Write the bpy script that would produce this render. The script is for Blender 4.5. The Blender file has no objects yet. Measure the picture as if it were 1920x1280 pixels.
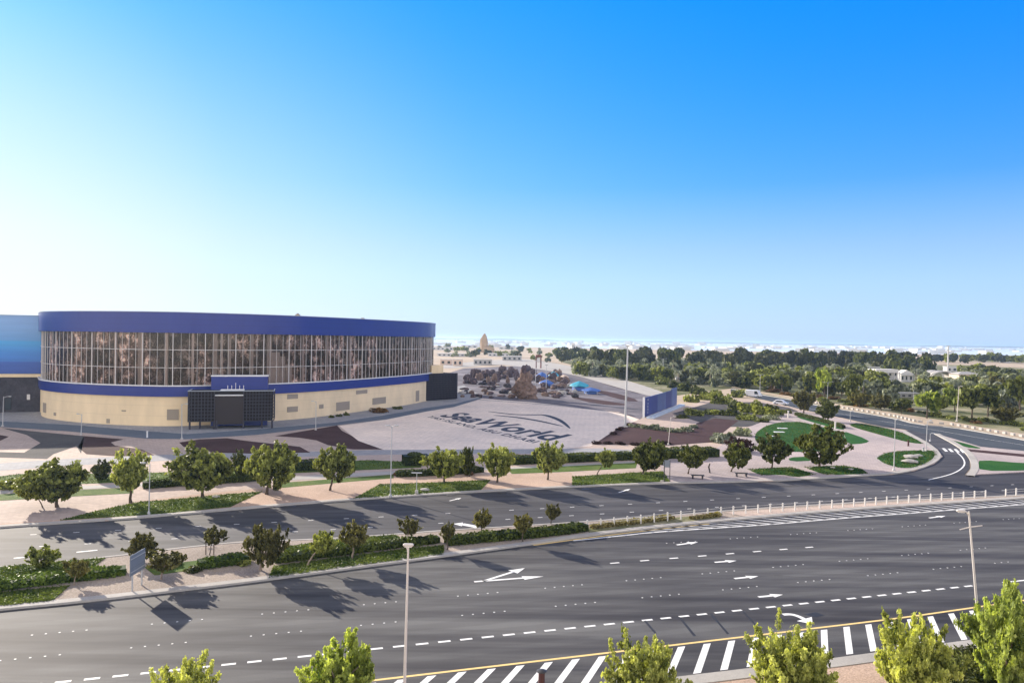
import bpy, math, random
import numpy as np
from mathutils import Vector, Matrix, noise
from mathutils import Euler

SC = bpy.context.scene
COL = SC.collection
R = math.radians
PI = math.pi

# ------------------------------------------------------------------ camera
F = 26.0 / 36.0 * 1920.0
CAMH = 18.0
ROLL, PITCH = R(0.86), R(-0.19)
CAMROT = Matrix.Rotation(R(90) + PITCH, 3, 'X') @ Matrix.Rotation(ROLL, 3, 'Z')
CAMPOS = Vector((0, 0, CAMH))
cam = bpy.data.cameras.new('camera')
cam.lens = 26.0
cam.sensor_width = 36.0
cam.clip_start = 0.5
cam.clip_end = 40000
camo = bpy.data.objects.new('camera', cam)
COL.objects.link(camo)
camo.location = CAMPOS
camo.rotation_euler = CAMROT.to_euler()
SC.camera = camo


def ray(px, py):
    d = CAMROT @ Vector(((px - 960) / F, -(py - 640) / F, -1))
    return d


def G(px, py, z=0.0):
    """survey point: where the sight line meets the level z"""
    d = ray(px, py)
    t = (z - CAMH) / d.z
    return CAMPOS + d * t


def scale_at(p):
    """metres per survey pixel at a point"""
    return p.y / F


# ------------------------------------------------------------------ materials
def nodes_of(name):
    m = bpy.data.materials.new(name)
    m.use_nodes = True
    nt = m.node_tree
    for n in list(nt.nodes):
        nt.nodes.remove(n)
    return m, nt


def N(nt, t, **kw):
    n = nt.nodes.new(t)
    for k, v in kw.items():
        if k.startswith('i_'):
            n.inputs[k[2:].replace('_', ' ')].default_value = v
        else:
            setattr(n, k, v)
    return n


def c4(c):
    return (c[0], c[1], c[2], 1.0)


def ramp(nt, stops, fac=None, const=False):
    r = nt.nodes.new('ShaderNodeValToRGB')
    r.color_ramp.interpolation = 'CONSTANT' if const else 'LINEAR'
    e = r.color_ramp.elements
    while len(e) < len(stops):
        e.new(0.5)
    for i, (p, c) in enumerate(stops):
        e[i].position = p
        e[i].color = c4(c)
    if fac is not None:
        nt.links.new(fac, r.inputs[0])
    return r


def tex(nt, scale, detail=4, rough=0.6, rot=0.0, stretch=(1, 1, 1), kind='noise', coord='Object'):
    tc = N(nt, 'ShaderNodeTexCoord')
    mp = N(nt, 'ShaderNodeMapping')
    mp.inputs['Rotation'].default_value = (0, 0, rot)
    mp.inputs['Scale'].default_value = stretch
    nt.links.new(tc.outputs[coord], mp.inputs[0])
    if kind == 'noise':
        n = N(nt, 'ShaderNodeTexNoise')
        n.inputs['Detail'].default_value = detail
        n.inputs['Roughness'].default_value = rough
    else:
        n = N(nt, 'ShaderNodeTexVoronoi')
    n.inputs['Scale'].default_value = scale
    nt.links.new(mp.outputs[0], n.inputs['Vector'])
    return n


def mixc(nt, fac, a, b, mode='MIX'):
    m = N(nt, 'ShaderNodeMix', data_type='RGBA', blend_type=mode)
    for sock, v in ((m.inputs[0], fac), (m.inputs[6], a), (m.inputs[7], b)):
        if isinstance(v, (int, float)):
            sock.default_value = v
        elif isinstance(v, (tuple, list)):
            sock.default_value = c4(v)
        else:
            nt.links.new(v, sock)
    return m.outputs[2]


def finish(m, nt, color, rough=0.8, metal=0.0, bump=None, bump_str=0.3, bump_dist=0.05, spec=0.4):
    p = N(nt, 'ShaderNodeBsdfPrincipled')
    p.inputs['Roughness'].default_value = rough
    p.inputs['Metallic'].default_value = metal
    p.inputs['Specular IOR Level'].default_value = spec
    if isinstance(color, (tuple, list)):
        p.inputs['Base Color'].default_value = c4(color)
    else:
        nt.links.new(color, p.inputs['Base Color'])
    if bump is not None:
        b = N(nt, 'ShaderNodeBump')
        b.inputs['Strength'].default_value = bump_str
        b.inputs['Distance'].default_value = bump_dist
        nt.links.new(bump, b.inputs['Height'])
        nt.links.new(b.outputs[0], p.inputs['Normal'])
    o = N(nt, 'ShaderNodeOutputMaterial')
    nt.links.new(p.outputs[0], o.inputs[0])
    return m


def M_plain(name, c, rough=0.6, metal=0.0, var=0.25, scale=1.5, spec=0.4):
    m, nt = nodes_of(name)
    n = tex(nt, scale, 5, 0.65)
    lo = tuple(x * (1 - var) for x in c)
    hi = tuple(min(1, x * (1 + var)) for x in c)
    r = ramp(nt, [(0.25, lo), (0.75, hi)], n.outputs[0])
    return finish(m, nt, r.outputs[0], rough, metal, n.outputs[0], 0.1, 0.02, spec)


def M_ground(name, stops, s1=0.05, s2=1.2, s3=9.0, rough=0.95, grain=0.35, bump=0.4, rot=0.0, stretch=(1, 1, 1)):
    """mottled ground: broad patches + mid mottling + fine grain"""
    m, nt = nodes_of(name)
    a = tex(nt, s1, 4, 0.6, rot, stretch)
    b = tex(nt, s2, 5, 0.7)
    c = tex(nt, s3, 3, 0.8)
    mx = N(nt, 'ShaderNodeMath', operation='MULTIPLY_ADD')
    nt.links.new(a.outputs[0], mx.inputs[0])
    mx.inputs[1].default_value = 0.6
    mm = N(nt, 'ShaderNodeMath', operation='MULTIPLY')
    nt.links.new(b.outputs[0], mm.inputs[0])
    mm.inputs[1].default_value = 0.4
    nt.links.new(mm.outputs[0], mx.inputs[2])
    r = ramp(nt, stops, mx.outputs[0])
    g = ramp(nt, [(0.3, (1 - grain,) * 3), (0.7, (1 + grain,) * 3)], c.outputs[0])
    col = mixc(nt, 1.0, r.outputs[0], g.outputs[0], 'MULTIPLY')
    return finish(m, nt, col, rough, 0, c.outputs[0], bump, 0.06, 0.07)


def M_leaf(name, dark, light, trans=0.22, vary=0.25):
    m, nt = nodes_of(name)
    at = N(nt, 'ShaderNodeAttribute', attribute_name='tint')
    oi = N(nt, 'ShaderNodeObjectInfo')
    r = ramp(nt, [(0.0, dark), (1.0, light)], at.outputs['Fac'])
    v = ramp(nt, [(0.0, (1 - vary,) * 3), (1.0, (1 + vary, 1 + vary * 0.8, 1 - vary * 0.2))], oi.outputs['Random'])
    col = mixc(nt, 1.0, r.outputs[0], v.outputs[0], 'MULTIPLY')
    d = N(nt, 'ShaderNodeBsdfPrincipled')
    d.inputs['Roughness'].default_value = 0.55
    d.inputs['Specular IOR Level'].default_value = 0.10
    nt.links.new(col, d.inputs['Base Color'])
    t = N(nt, 'ShaderNodeBsdfTranslucent')
    tc = mixc(nt, 1.0, col, (1.15, 1.15, 0.5), 'MULTIPLY')
    nt.links.new(tc, t.inputs[0])
    mx = N(nt, 'ShaderNodeMixShader')
    mx.inputs[0].default_value = trans
    nt.links.new(d.outputs[0], mx.inputs[1])
    nt.links.new(t.outputs[0], mx.inputs[2])
    o = N(nt, 'ShaderNodeOutputMaterial')
    nt.links.new(mx.outputs[0], o.inputs[0])
    return m


# ------------------------------------------------------------------ mesh builder
class MB:
    def __init__(self):
        self.v, self.f = [], []

    def add(self, vs, fs):
        o = len(self.v)
        self.v.extend(tuple(x) for x in vs)
        self.f.extend(tuple(i + o for i in f) for f in fs)
        return self

    def box(self, c, s, rz=0.0, bev=0.0):
        cx, cy, cz = c
        hx, hy, hz = s[0] / 2, s[1] / 2, s[2] / 2
        ca, sa = math.cos(rz), math.sin(rz)
        if bev <= 0:
            pts = [(x, y, z) for z in (-hz, hz) for (x, y) in ((-hx, -hy), (hx, -hy), (hx, hy), (-hx, hy))]
            fs = [(3, 2, 1, 0), (4, 5, 6, 7), (0, 1, 5, 4), (1, 2, 6, 5), (2, 3, 7, 6), (3, 0, 4, 7)]
        else:
            b = bev
            loop = [(-hx + b, -hy), (hx - b, -hy), (hx, -hy + b), (hx, hy - b), (hx - b, hy), (-hx + b, hy), (-hx, hy - b), (-hx, -hy + b)]
            k = [((hx - b) / hx, (hy - b) / hy)]
            inn = [(x * k[0][0], y * k[0][1]) for x, y in loop]
            pts = [(x, y, -hz) for x, y in inn] + [(x, y, -hz + b) for x, y in loop] + [(x, y, hz - b) for x, y in loop] + [(x, y, hz) for x, y in inn]
            fs = [tuple(range(7, -1, -1)), tuple(range(24, 32))]
            for r in range(3):
                for i in range(8):
                    j = (i + 1) % 8
                    fs.append((r * 8 + i, r * 8 + j, r * 8 + 8 + j, r * 8 + 8 + i))
        return self.add([(cx + x * ca - y * sa, cy + x * sa + y * ca, cz + z) for x, y, z in pts], fs)

    def tube(self, path, radii, n=8, cap=True):
        path = [Vector(p) for p in path]
        vs, fs = [], []
        for i, p in enumerate(path):
            t = (path[min(i + 1, len(path) - 1)] - path[max(i - 1, 0)])
            t = t.normalized() if t.length > 1e-9 else Vector((0, 0, 1))
            a = t.cross(Vector((0, 1, 0)) if abs(t.y) < 0.9 else Vector((1, 0, 0))).normalized()
            b = t.cross(a)
            r = radii[i] if isinstance(radii, (list, tuple)) else radii
            for k in range(n):
                an = 2 * PI * k / n
                vs.append(p + a * math.cos(an) * r + b * math.sin(an) * r)
        for i in range(len(path) - 1):
            for k in range(n):
                j = (k + 1) % n
                fs.append((i * n + k, i * n + j, (i + 1) * n + j, (i + 1) * n + k))
        if cap:
            fs.append(tuple(range(n - 1, -1, -1)))
            fs.append(tuple(range((len(path) - 1) * n, len(path) * n)))
        return self.add(vs, fs)

    def prism(self, poly, z0, z1, bottom=False):
        n = len(poly)
        vs = [(p[0], p[1], z0) for p in poly] + [(p[0], p[1], z1) for p in poly]
        fs = [tuple(range(n, 2 * n))]
        if bottom:
            fs.append(tuple(range(n - 1, -1, -1)))
        for i in range(n):
            j = (i + 1) % n
            fs.append((i, j, n + j, n + i))
        return self.add(vs, fs)

    def flat(self, poly, z):
        return self.add([(p[0], p[1], z) for p in poly], [tuple(range(len(poly)))])

    def ellipsoid(self, c, r, nu=12, nv=8):
        vs, fs = [], []
        for i in range(nv + 1):
            th = PI * i / nv
            for k in range(nu):
                ph = 2 * PI * k / nu
                vs.append((c[0] + r[0] * math.sin(th) * math.cos(ph), c[1] + r[1] * math.sin(th) * math.sin(ph), c[2] + r[2] * math.cos(th)))
        for i in range(nv):
            for k in range(nu):
                j = (k + 1) % nu
                fs.append((i * nu + k, (i + 1) * nu + k, (i + 1) * nu + j, i * nu + j))
        return self.add(vs, fs)

    def build(self, name, mat, parent=None, smooth=False, loc=None):
        me = bpy.data.meshes.new(name)
        me.from_pydata(self.v, [], self.f)
        me.validate()
        me.update()
        if mat:
            me.materials.append(mat)
        if smooth:
            me.shade_smooth()
            me.set_sharp_from_angle(angle=R(40))
        o = bpy.data.objects.new(name, me)
        COL.objects.link(o)
        if parent:
            o.parent = parent
        if loc is not None:
            o.location = loc
        return o


def link_mesh(name, me, parent=None, loc=(0, 0, 0), scale=(1, 1, 1), rz=0.0):
    o = bpy.data.objects.new(name, me)
    COL.objects.link(o)
    if parent:
        o.parent = parent
    o.location = loc
    o.scale = scale
    o.rotation_euler = (0, 0, rz)
    return o


def tag(o, label=None, cat=None, group=None, kind=None):
    if label:
        o['label'] = label
    if cat:
        o['category'] = cat
    if group:
        o['group'] = group
    if kind:
        o['kind'] = kind
    return o


def thing(name, label, cat, loc, rz=0.0, group=None):
    o = bpy.data.objects.new(name, None)
    COL.objects.link(o)
    o.empty_display_size = 0.3
    o.location = loc
    o.rotation_euler = (0, 0, rz)
    return tag(o, label, cat, group)


def copy_thing(o, loc, rz=None, label=None, scale=None):
    r = o.copy()
    COL.objects.link(r)
    r.location = loc
    if rz is not None:
        r.rotation_euler = (0, 0, rz)
    if scale is not None:
        r.scale = scale
    if label:
        r['label'] = label
    for ch in o.children:
        c = ch.copy()
        COL.objects.link(c)
        c.parent = r
        for g in ch.children:
            d = g.copy()
            COL.objects.link(d)
            d.parent = c
    return r


def chaikin(pts, it=2, closed=True):
    pts = [Vector((p[0], p[1])) for p in pts]
    for _ in range(it):
        out = []
        n = len(pts)
        rng = range(n if closed else n - 1)
        if not closed:
            out.append(pts[0])
        for i in rng:
            a, b = pts[i], pts[(i + 1) % n]
            out.append(a * 0.75 + b * 0.25)
            out.append(a * 0.25 + b * 0.75)
        if not closed:
            out.append(pts[-1])
        pts = out
    return pts


def P(*px, z=0.0):
    """list of survey pixels -> ground points at level z"""
    return [G(x, y, z) for x, y in px]


def sheet(name, px, z, mat, smooth=0, base=None, kind='structure'):
    pts = P(*px, z=z)
    if smooth:
        pts = chaikin(pts, smooth)
    b = MB()
    if base is None:
        b.flat(pts, z)
    else:
        b.prism(pts, base, z)
    return tag(b.build(name, mat), kind=kind)


def offset_line(pts, w):
    """2-D polyline shifted sideways by w (positive: to the left of travel)"""
    pts = [Vector((p[0], p[1])) for p in pts]
    out = []
    for i, p in enumerate(pts):
        t = pts[min(i + 1, len(pts) - 1)] - pts[max(i - 1, 0)]
        t.normalize()
        out.append(p + Vector((-t.y, t.x)) * w)
    return out


def ribbon_mb(mb, pts, w0, w1, z, base=None):
    a, b = offset_line(pts, w0), offset_line(pts, w1)
    n = len(a)
    for i in range(n - 1):
        q = [a[i], a[i + 1], b[i + 1], b[i]]
        if base is None:
            mb.add([(p.x, p.y, z) for p in q], [(0, 1, 2, 3)])
    if base is not None:
        vs = []
        for i in range(n):
            vs += [(a[i].x, a[i].y, base), (a[i].x, a[i].y, z), (b[i].x, b[i].y, z), (b[i].x, b[i].y, base)]
        fs = []
        for i in range(n - 1):
            for k in range(3):
                fs.append((i * 4 + k, i * 4 + k + 1, i * 4 + 5 + k, i * 4 + 4 + k))
        mb.add(vs, fs)
    return mb


def ribbon(name, px, w0, w1, z, mat, base=None, smooth=2, kind='structure', closed=False):
    pts = P(*px, z=z)
    if closed:
        pts = pts + pts[:1]
    if smooth:
        pts = chaikin(pts, smooth, closed=False)
    return tag(ribbon_mb(MB(), pts, w0, w1, z, base).build(name, mat), kind=kind)


# ------------------------------------------------------------------ foliage
def leaf_arrays(pos, nrm, size, rng, flat=0.55, aspect=0.6, jit=0.7):
    n = len(pos)
    d = rng.normal(size=(n, 3))
    d /= np.linalg.norm(d, axis=1, keepdims=True) + 1e-9
    nn = nrm * flat + d * jit
    nn /= np.linalg.norm(nn, axis=1, keepdims=True) + 1e-9
    a = np.cross(nn, rng.normal(size=(n, 3)))
    a /= np.linalg.norm(a, axis=1, keepdims=True) + 1e-9
    b = np.cross(nn, a)
    s = (size * rng.uniform(0.6, 1.35, n))[:, None]
    # a leaf spray: bent quad (raised middle edge)
    v0 = pos - a * s
    v1 = pos + b * s * aspect + nn * s * 0.18
    v2 = pos + a * s
    v3 = pos - b * s * aspect + nn * s * 0.18
    v = np.stack([v0, v1, v2, v3], axis=1).reshape(-1, 3)
    return v


def mesh_from_quads(name, v, tint, mat, extra=None):
    nq = len(v) // 4
    me = bpy.data.meshes.new(name)
    idx = np.arange(nq * 4, dtype=np.int32)
    me.vertices.add(nq * 4)
    me.vertices.foreach_set('co', v.astype(np.float32).ravel())
    me.loops.add(nq * 4)
    me.loops.foreach_set('vertex_index', idx)
    me.polygons.add(nq)
    me.polygons.foreach_set('loop_start', np.arange(0, nq * 4, 4, dtype=np.int32))
    me.polygons.foreach_set('loop_total', np.full(nq, 4, dtype=np.int32))
    me.update(calc_edges=True)
    at = me.attributes.new('tint', 'FLOAT', 'POINT')
    at.data.foreach_set('value', np.repeat(np.clip(tint, 0, 1), 4).astype(np.float32))
    me.materials.append(mat)
    return me


def crown_mesh(name, seed, mat, n=4000, size=0.085, lobes=12, spread=0.62, lobe_r=(0.26, 0.46), zlo=0.22, zhi=0.8, flatten=0.8, hollow=0.55, shoots=0):
    """unit crown: about 1 in radius, 0..1 in height"""
    rng = np.random.default_rng(seed)
    cs, rs = [], []
    for i in range(lobes):
        an = 2 * PI * (i * 0.618) + rng.uniform(-0.4, 0.4)
        z = rng.uniform(zlo, zhi)
        rr = spread * math.sqrt(rng.uniform(0.05, 1)) * math.sqrt(max(0.15, 1 - ((z - 0.45) / 0.62) ** 2))
        cs.append((math.cos(an) * rr, math.sin(an) * rr, z))
        r = rng.uniform(*lobe_r)
        rs.append((r, r, r * flatten * 0.55))
    for i in range(shoots):
        an = rng.uniform(0, 2 * PI)
        rr = rng.uniform(0.0, 0.75)
        zt = 0.98 - 0.45 * rr ** 2 + rng.uniform(-.12, .08)
        cs.append((math.cos(an) * rr, math.sin(an) * rr, zt - .1))
        rs.append((.10, .10, .15))
    lobes += shoots
    cs, rs = np.array(cs), np.array(rs)
    w = rs[:, 0] ** 2
    k = rng.choice(lobes, size=n, p=w / w.sum())
    d = rng.normal(size=(n, 3))
    d /= np.linalg.norm(d, axis=1, keepdims=True)
    rad = 1 - np.abs(rng.normal(scale=0.22, size=n))
    rad = np.clip(rad, hollow * 0.4, 1.18)
    # twig clumps: pull part of the leaves to shared tips
    tips = rng.normal(size=(lobes * 9, 3))
    tips /= np.linalg.norm(tips, axis=1, keepdims=True)
    tk = rng.integers(0, 9, n) + k * 9
    pull = (rng.uniform(size=n) < 0.72)[:, None]
    d2 = tips[tk] + rng.normal(scale=0.2, size=(n, 3))
    d2 /= np.linalg.norm(d2, axis=1, keepdims=True)
    d = np.where(pull, d2, d)
    ext = np.where(pull[:, 0], 1.0 + 0.32 * (((tk * 37) % 11) / 11.0 - 0.45), 1.0)
    pos = cs[k] + d * rs[k] * (rad * ext)[:, None]
    pos[:, 2] = np.clip(pos[:, 2], 0.0, 1.15)
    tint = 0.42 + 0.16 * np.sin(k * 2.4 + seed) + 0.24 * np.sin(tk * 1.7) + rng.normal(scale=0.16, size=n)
    up = np.array([0, 0, 0.45])
    v = leaf_arrays(pos, d + up, size, rng)
    return mesh_from_quads(name, v, tint, mat)


def twig_crown(name, seed, mat, twigs=110, per=34, size=0.07, tl=(0.16, 0.34), fat=0.05, squash=1.0, inner=0.35, bumps=0.32, top=1.0, lit=0.2):
    """unit crown grown as leafy twigs that point out and up, with gaps between them"""
    rng = np.random.default_rng(seed)
    d = rng.normal(size=(twigs, 3))
    d /= np.linalg.norm(d, axis=1, keepdims=True)
    d[:, 2] = np.where(d[:, 2] < -0.55, -d[:, 2] * 0.6, d[:, 2])
    o = Vector((seed * 1.37, seed * 0.71, seed * 2.3))
    f = np.array([1 + bumps * 1.6 * noise.noise(Vector(x) * 1.7 + o) + bumps * 0.6 * noise.noise(Vector(x) * 4.1 + o) for x in d])
    rad = f * (inner + (1 - inner) * rng.uniform(size=twigs) ** 0.4)
    base = d * rad[:, None] * np.array([0.78, 0.78, 0.36 * squash]) + np.array([0, 0, 0.45])
    dr = d * np.array([1, 1, 0.5]) * 0.75 + np.array([0, 0, 0.55 * top]) + rng.normal(scale=0.35, size=(twigs, 3))
    dr /= np.linalg.norm(dr, axis=1, keepdims=True)
    L = rng.uniform(tl[0], tl[1], twigs)
    k = np.repeat(np.arange(twigs), per)
    n = len(k)
    t = rng.uniform(0, 1, n) ** 0.8
    pos = base[k] + dr[k] * (L[k] * t)[:, None] * np.array([1, 1, 0.62]) + rng.normal(scale=fat, size=(n, 3)) * (1.15 - 0.7 * t)[:, None] * np.array([1, 1, 0.6])
    r_ = np.percentile(np.hypot(pos[:, 0], pos[:, 1]), 97)
    pos[:, :2] /= r_
    z0, z1 = np.percentile(pos[:, 2], 3), np.percentile(pos[:, 2], 99.93)
    pos[:, 2] = np.clip((pos[:, 2] - z0) / (z1 - z0), -0.02, 1.01)
    taper = np.clip(0.40 + pos[:, 2] * 1.5, 0.40, 1.0)
    pos[:, :2] *= taper[:, None]
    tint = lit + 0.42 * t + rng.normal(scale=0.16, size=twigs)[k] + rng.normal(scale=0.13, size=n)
    v = leaf_arrays(pos, dr[k] * 0.3 + d[k] * 0.5 + np.array([0, 0, 0.3]), size, rng, 0.5, 0.55, 0.8)
    return mesh_from_quads(name, v, tint, mat)


def palm_mesh(name, seed, mat, fronds=26, seg=5):
    rng = np.random.default_rng(seed)
    vs, tint = [], []
    for i in range(fronds):
        an = rng.uniform(0, 2 * PI)
        el = rng.uniform(-0.35, 1.25)
        L = rng.uniform(0.75, 1.05)
        p = np.array([0, 0, 0.55])
        dr = np.array([math.cos(an) * math.cos(el), math.sin(an) * math.cos(el), math.sin(el) * 0.6])
        side = np.array([-math.sin(an), math.cos(an), 0])
        t = rng.uniform(0.2, 0.9)
        for s in range(seg):
            q = p + dr * L / seg
            w0 = 0.13 * (1 - s / seg) + 0.02
            w1 = 0.13 * (1 - (s + 1) / seg) + 0.02
            dz = np.array([0, 0, -0.05])
            vs += [p, p + side * w0 + dz, q + side * w1 + dz, q]
            vs += [p, q, q - side * w1 + dz, p - side * w0 + dz]
            tint += [t + rng.normal(scale=0.08), t + rng.normal(scale=0.08)]
            p = q
            dr = dr + np.array([0, 0, -0.22])
    return mesh_from_quads(name, np.array(vs), np.array(tint), mat)


def trunk_mb(h, r, lean=(0, 0), limbs=4, crown_r=1.0, crown_h=1.5, seed=0, dx=0.0):
    """trunk to height h that forks into limbs reaching up into the crown (centred dx to the side)"""
    rnd = random.Random(seed)
    b = MB()
    top = Vector((dx * 0.75 + lean[0], lean[1], h))
    pts = []
    for i in range(6):
        t = i / 5
        pts.append((top.x * t ** 1.4 + rnd.uniform(-.03, .03) * h * (0 < i < 5), top.y * t + rnd.uniform(-.03, .03) * h * (0 < i < 5), h * t))
    b.tube(pts, [r * 1.5, r * 1.1, r, r * 0.95, r * 0.9, r * 0.85], 8)
    for k in range(limbs):
        an = 2 * PI * k / limbs + rnd.uniform(-.4, .4)
        e = Vector((dx + math.cos(an) * crown_r * 0.45, math.sin(an) * crown_r * 0.45, h + crown_h * rnd.uniform(0.30, 0.52)))
        m = top.lerp(e, 0.5) + Vector((0, 0, crown_h * 0.08))
        b.tube([top - Vector((0, 0, r)), m, e], [r * 0.6, r * 0.4, r * 0.15], 6)
    return b


def hedge_mesh(name, pts, width, height, mat, seed=0, dens=60, size=0.13, round_=0.25, wob=0.16):
    """clipped hedge along a ground polyline: leaf faces over a box section round a dark core"""
    rng = np.random.default_rng(seed)
    pts = [Vector((p[0], p[1])) for p in pts]
    pts = chaikin(pts, 1, closed=False)
    seg = [(pts[i], pts[i + 1]) for i in range(len(pts) - 1)]
    L = np.array([(b - a).length for a, b in seg])
    tot = L.sum()
    per = 2 * height + width
    n = int(tot * per * dens)
    s = rng.uniform(0, tot, n)
    cum = np.concatenate([[0], np.cumsum(L)])
    k = np.clip(np.searchsorted(cum, s, side='right') - 1, 0, len(seg) - 1)
    A = np.array([(a.x, a.y) for a, b in seg])
    B = np.array([(b.x, b.y) for a, b in seg])
    t = ((s - cum[k]) / L[k])[:, None]
    c = A[k] * (1 - t) + B[k] * t
    tg = (B - A) / L[:, None]
    nr = np.stack([-tg[:, 1], tg[:, 0]], axis=1)[k]
    u = rng.uniform(0, per, n)
    off = np.where(u < height, -width / 2, np.where(u < height + width, u - height - width / 2, width / 2))
    z = np.where(u < height, u, np.where(u < height + width, height, per - u))
    # wobble and end taper
    wv = np.array([noise.noise(Vector((c[i, 0] * 0.9, c[i, 1] * 0.9, z[i] * 1.3 + seed))) for i in range(n)])
    endt = np.clip(np.minimum(s, tot - s) / (0.5 * width + 0.01), 0.0, 1.0)
    endt = 0.45 + 0.55 * np.sqrt(endt)
    cx = off / (width / 2)
    edge = np.clip((np.abs(cx) - 0.6) / 0.4, 0, 1)
    zz = z * endt * (1 - round_ * edge ** 2 * (z / height)) + wv * wob * (z / height)
    oo = off * endt * (1 + wv * wob * 1.2)
    pos = np.stack([c[:, 0] + nr[:, 0] * oo, c[:, 1] + nr[:, 1] * oo, np.maximum(zz, 0.03)], axis=1)
    out = np.stack([nr[:, 0] * cx * 0.9, nr[:, 1] * cx * 0.9, (z / height) ** 2], axis=1)
    pos -= out * (np.abs(rng.normal(scale=0.07, size=n)))[:, None]
    v = leaf_arrays(pos, out, size, rng)
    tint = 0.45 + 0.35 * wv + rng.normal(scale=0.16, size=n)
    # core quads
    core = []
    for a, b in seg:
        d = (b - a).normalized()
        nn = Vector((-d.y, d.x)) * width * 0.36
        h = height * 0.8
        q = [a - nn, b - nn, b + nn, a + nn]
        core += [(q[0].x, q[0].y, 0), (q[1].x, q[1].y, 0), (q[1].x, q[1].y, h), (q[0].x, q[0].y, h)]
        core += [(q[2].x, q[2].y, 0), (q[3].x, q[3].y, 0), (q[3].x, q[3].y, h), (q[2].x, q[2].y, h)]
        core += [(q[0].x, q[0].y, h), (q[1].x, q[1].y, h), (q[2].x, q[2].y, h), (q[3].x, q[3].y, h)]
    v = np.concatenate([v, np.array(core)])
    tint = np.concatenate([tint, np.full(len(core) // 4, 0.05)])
    return mesh_from_quads(name, v, tint, mat)


def rock_mb(seed, rx, ry, h, rough=0.3, sub=3, sink=0.15):
    import bmesh
    bm = bmesh.new()
    bmesh.ops.create_icosphere(bm, subdivisions=sub, radius=1)
    o = Vector((seed * 3.7, seed * 1.3, seed * 2.1))
    for v in bm.verts:
        p = v.co.copy()
        f = 1 + rough * noise.fractal(p * 1.6 + o, 0.8, 2.1, 4)
        q = p * f
        v.co = Vector((q.x * rx, q.y * ry, max(-sink * h, (q.z * 0.5 + 0.5 - sink) * h)))
    me = MB()
    bm.verts.ensure_lookup_table()
    me.add([v.co for v in bm.verts], [[v.index for v in f.verts] for f in bm.faces])
    bm.free()
    return me
# ------------------------------------------------------------------ ground materials
_a, _b = G(103, 1279), G(1893, 1090)
RD = (_b - _a).normalized()                 # direction of the avenue
RANG = math.atan2(RD.y, RD.x)


def M_asphalt(name, lo, hi, rot, bands=True):
    m, nt = nodes_of(name)
    big = tex(nt, 0.035, 5, 0.6)
    fine = tex(nt, 14, 3, 0.8)
    st = tex(nt, 1.0, 3, 0.55, -rot, (0.010, 0.42, 1))
    st2 = tex(nt, 1.0, 4, 0.6, -rot, (0.06, 1.7, 1))
    s = N(nt, 'ShaderNodeMath', operation='MULTIPLY_ADD')
    nt.links.new(st.outputs[0], s.inputs[0]); s.inputs[1].default_value = 0.78
    s2 = N(nt, 'ShaderNodeMath', operation='MULTIPLY')
    nt.links.new(st2.outputs[0], s2.inputs[0]); s2.inputs[1].default_value = 0.22
    nt.links.new(s2.outputs[0], s.inputs[2])
    base = ramp(nt, [(0.36, lo), (0.62, hi)], s.outputs[0])
    pat = ramp(nt, [(0.35, (0.58, 0.57, 0.60)), (0.66, (1.25, 1.25, 1.22))], big.outputs[0])
    gr = ramp(nt, [(0.3, (0.8,) * 3), (0.7, (1.2,) * 3)], fine.outputs[0])
    tc_ = N(nt, 'ShaderNodeTexCoord')
    mp_ = N(nt, 'ShaderNodeMapping', vector_type='TEXTURE')
    mp_.inputs['Rotation'].default_value = (0, 0, rot)
    mp_.inputs['Location'].default_value = (_a.x, _a.y, 0)
    nt.links.new(tc_.outputs['Object'], mp_.inputs[0])
    sp_ = N(nt, 'ShaderNodeSeparateXYZ')
    nt.links.new(mp_.outputs[0], sp_.inputs[0])
    wv = N(nt, 'ShaderNodeMath', operation='MULTIPLY_ADD')
    nt.links.new(sp_.outputs[1], wv.inputs[0]); wv.inputs[1].default_value = 2 * PI / 1.85
    nz_ = N(nt, 'ShaderNodeMath', operation='MULTIPLY')
    nt.links.new(st.outputs[0], nz_.inputs[0]); nz_.inputs[1].default_value = 4.0
    nt.links.new(nz_.outputs[0], wv.inputs[2])
    sn = N(nt, 'ShaderNodeMath', operation='SINE')
    nt.links.new(wv.outputs[0], sn.inputs[0])
    trk = ramp(nt, [(0.0, (0.87, 0.86, 0.87)), (0.55, (1.04,) * 3)], sn.outputs[0])
    spot = tex(nt, 0.5, 5, 0.75, -rot, (0.35, 1, 1))
    oil = ramp(nt, [(0.60, (1, 1, 1)), (0.72, (0.72, 0.71, 0.71))], spot.outputs[0])
    c = mixc(nt, 1, base.outputs[0], pat.outputs[0], 'MULTIPLY')
    c = mixc(nt, 1, c, trk.outputs[0], 'MULTIPLY')
    c = mixc(nt, 1, c, oil.outputs[0], 'MULTIPLY')
    c = mixc(nt, 1, c, gr.outputs[0], 'MULTIPLY')
    return finish(m, nt, c, 0.8, 0, fine.outputs[0], 0.25, 0.01, 0.3)


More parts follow.
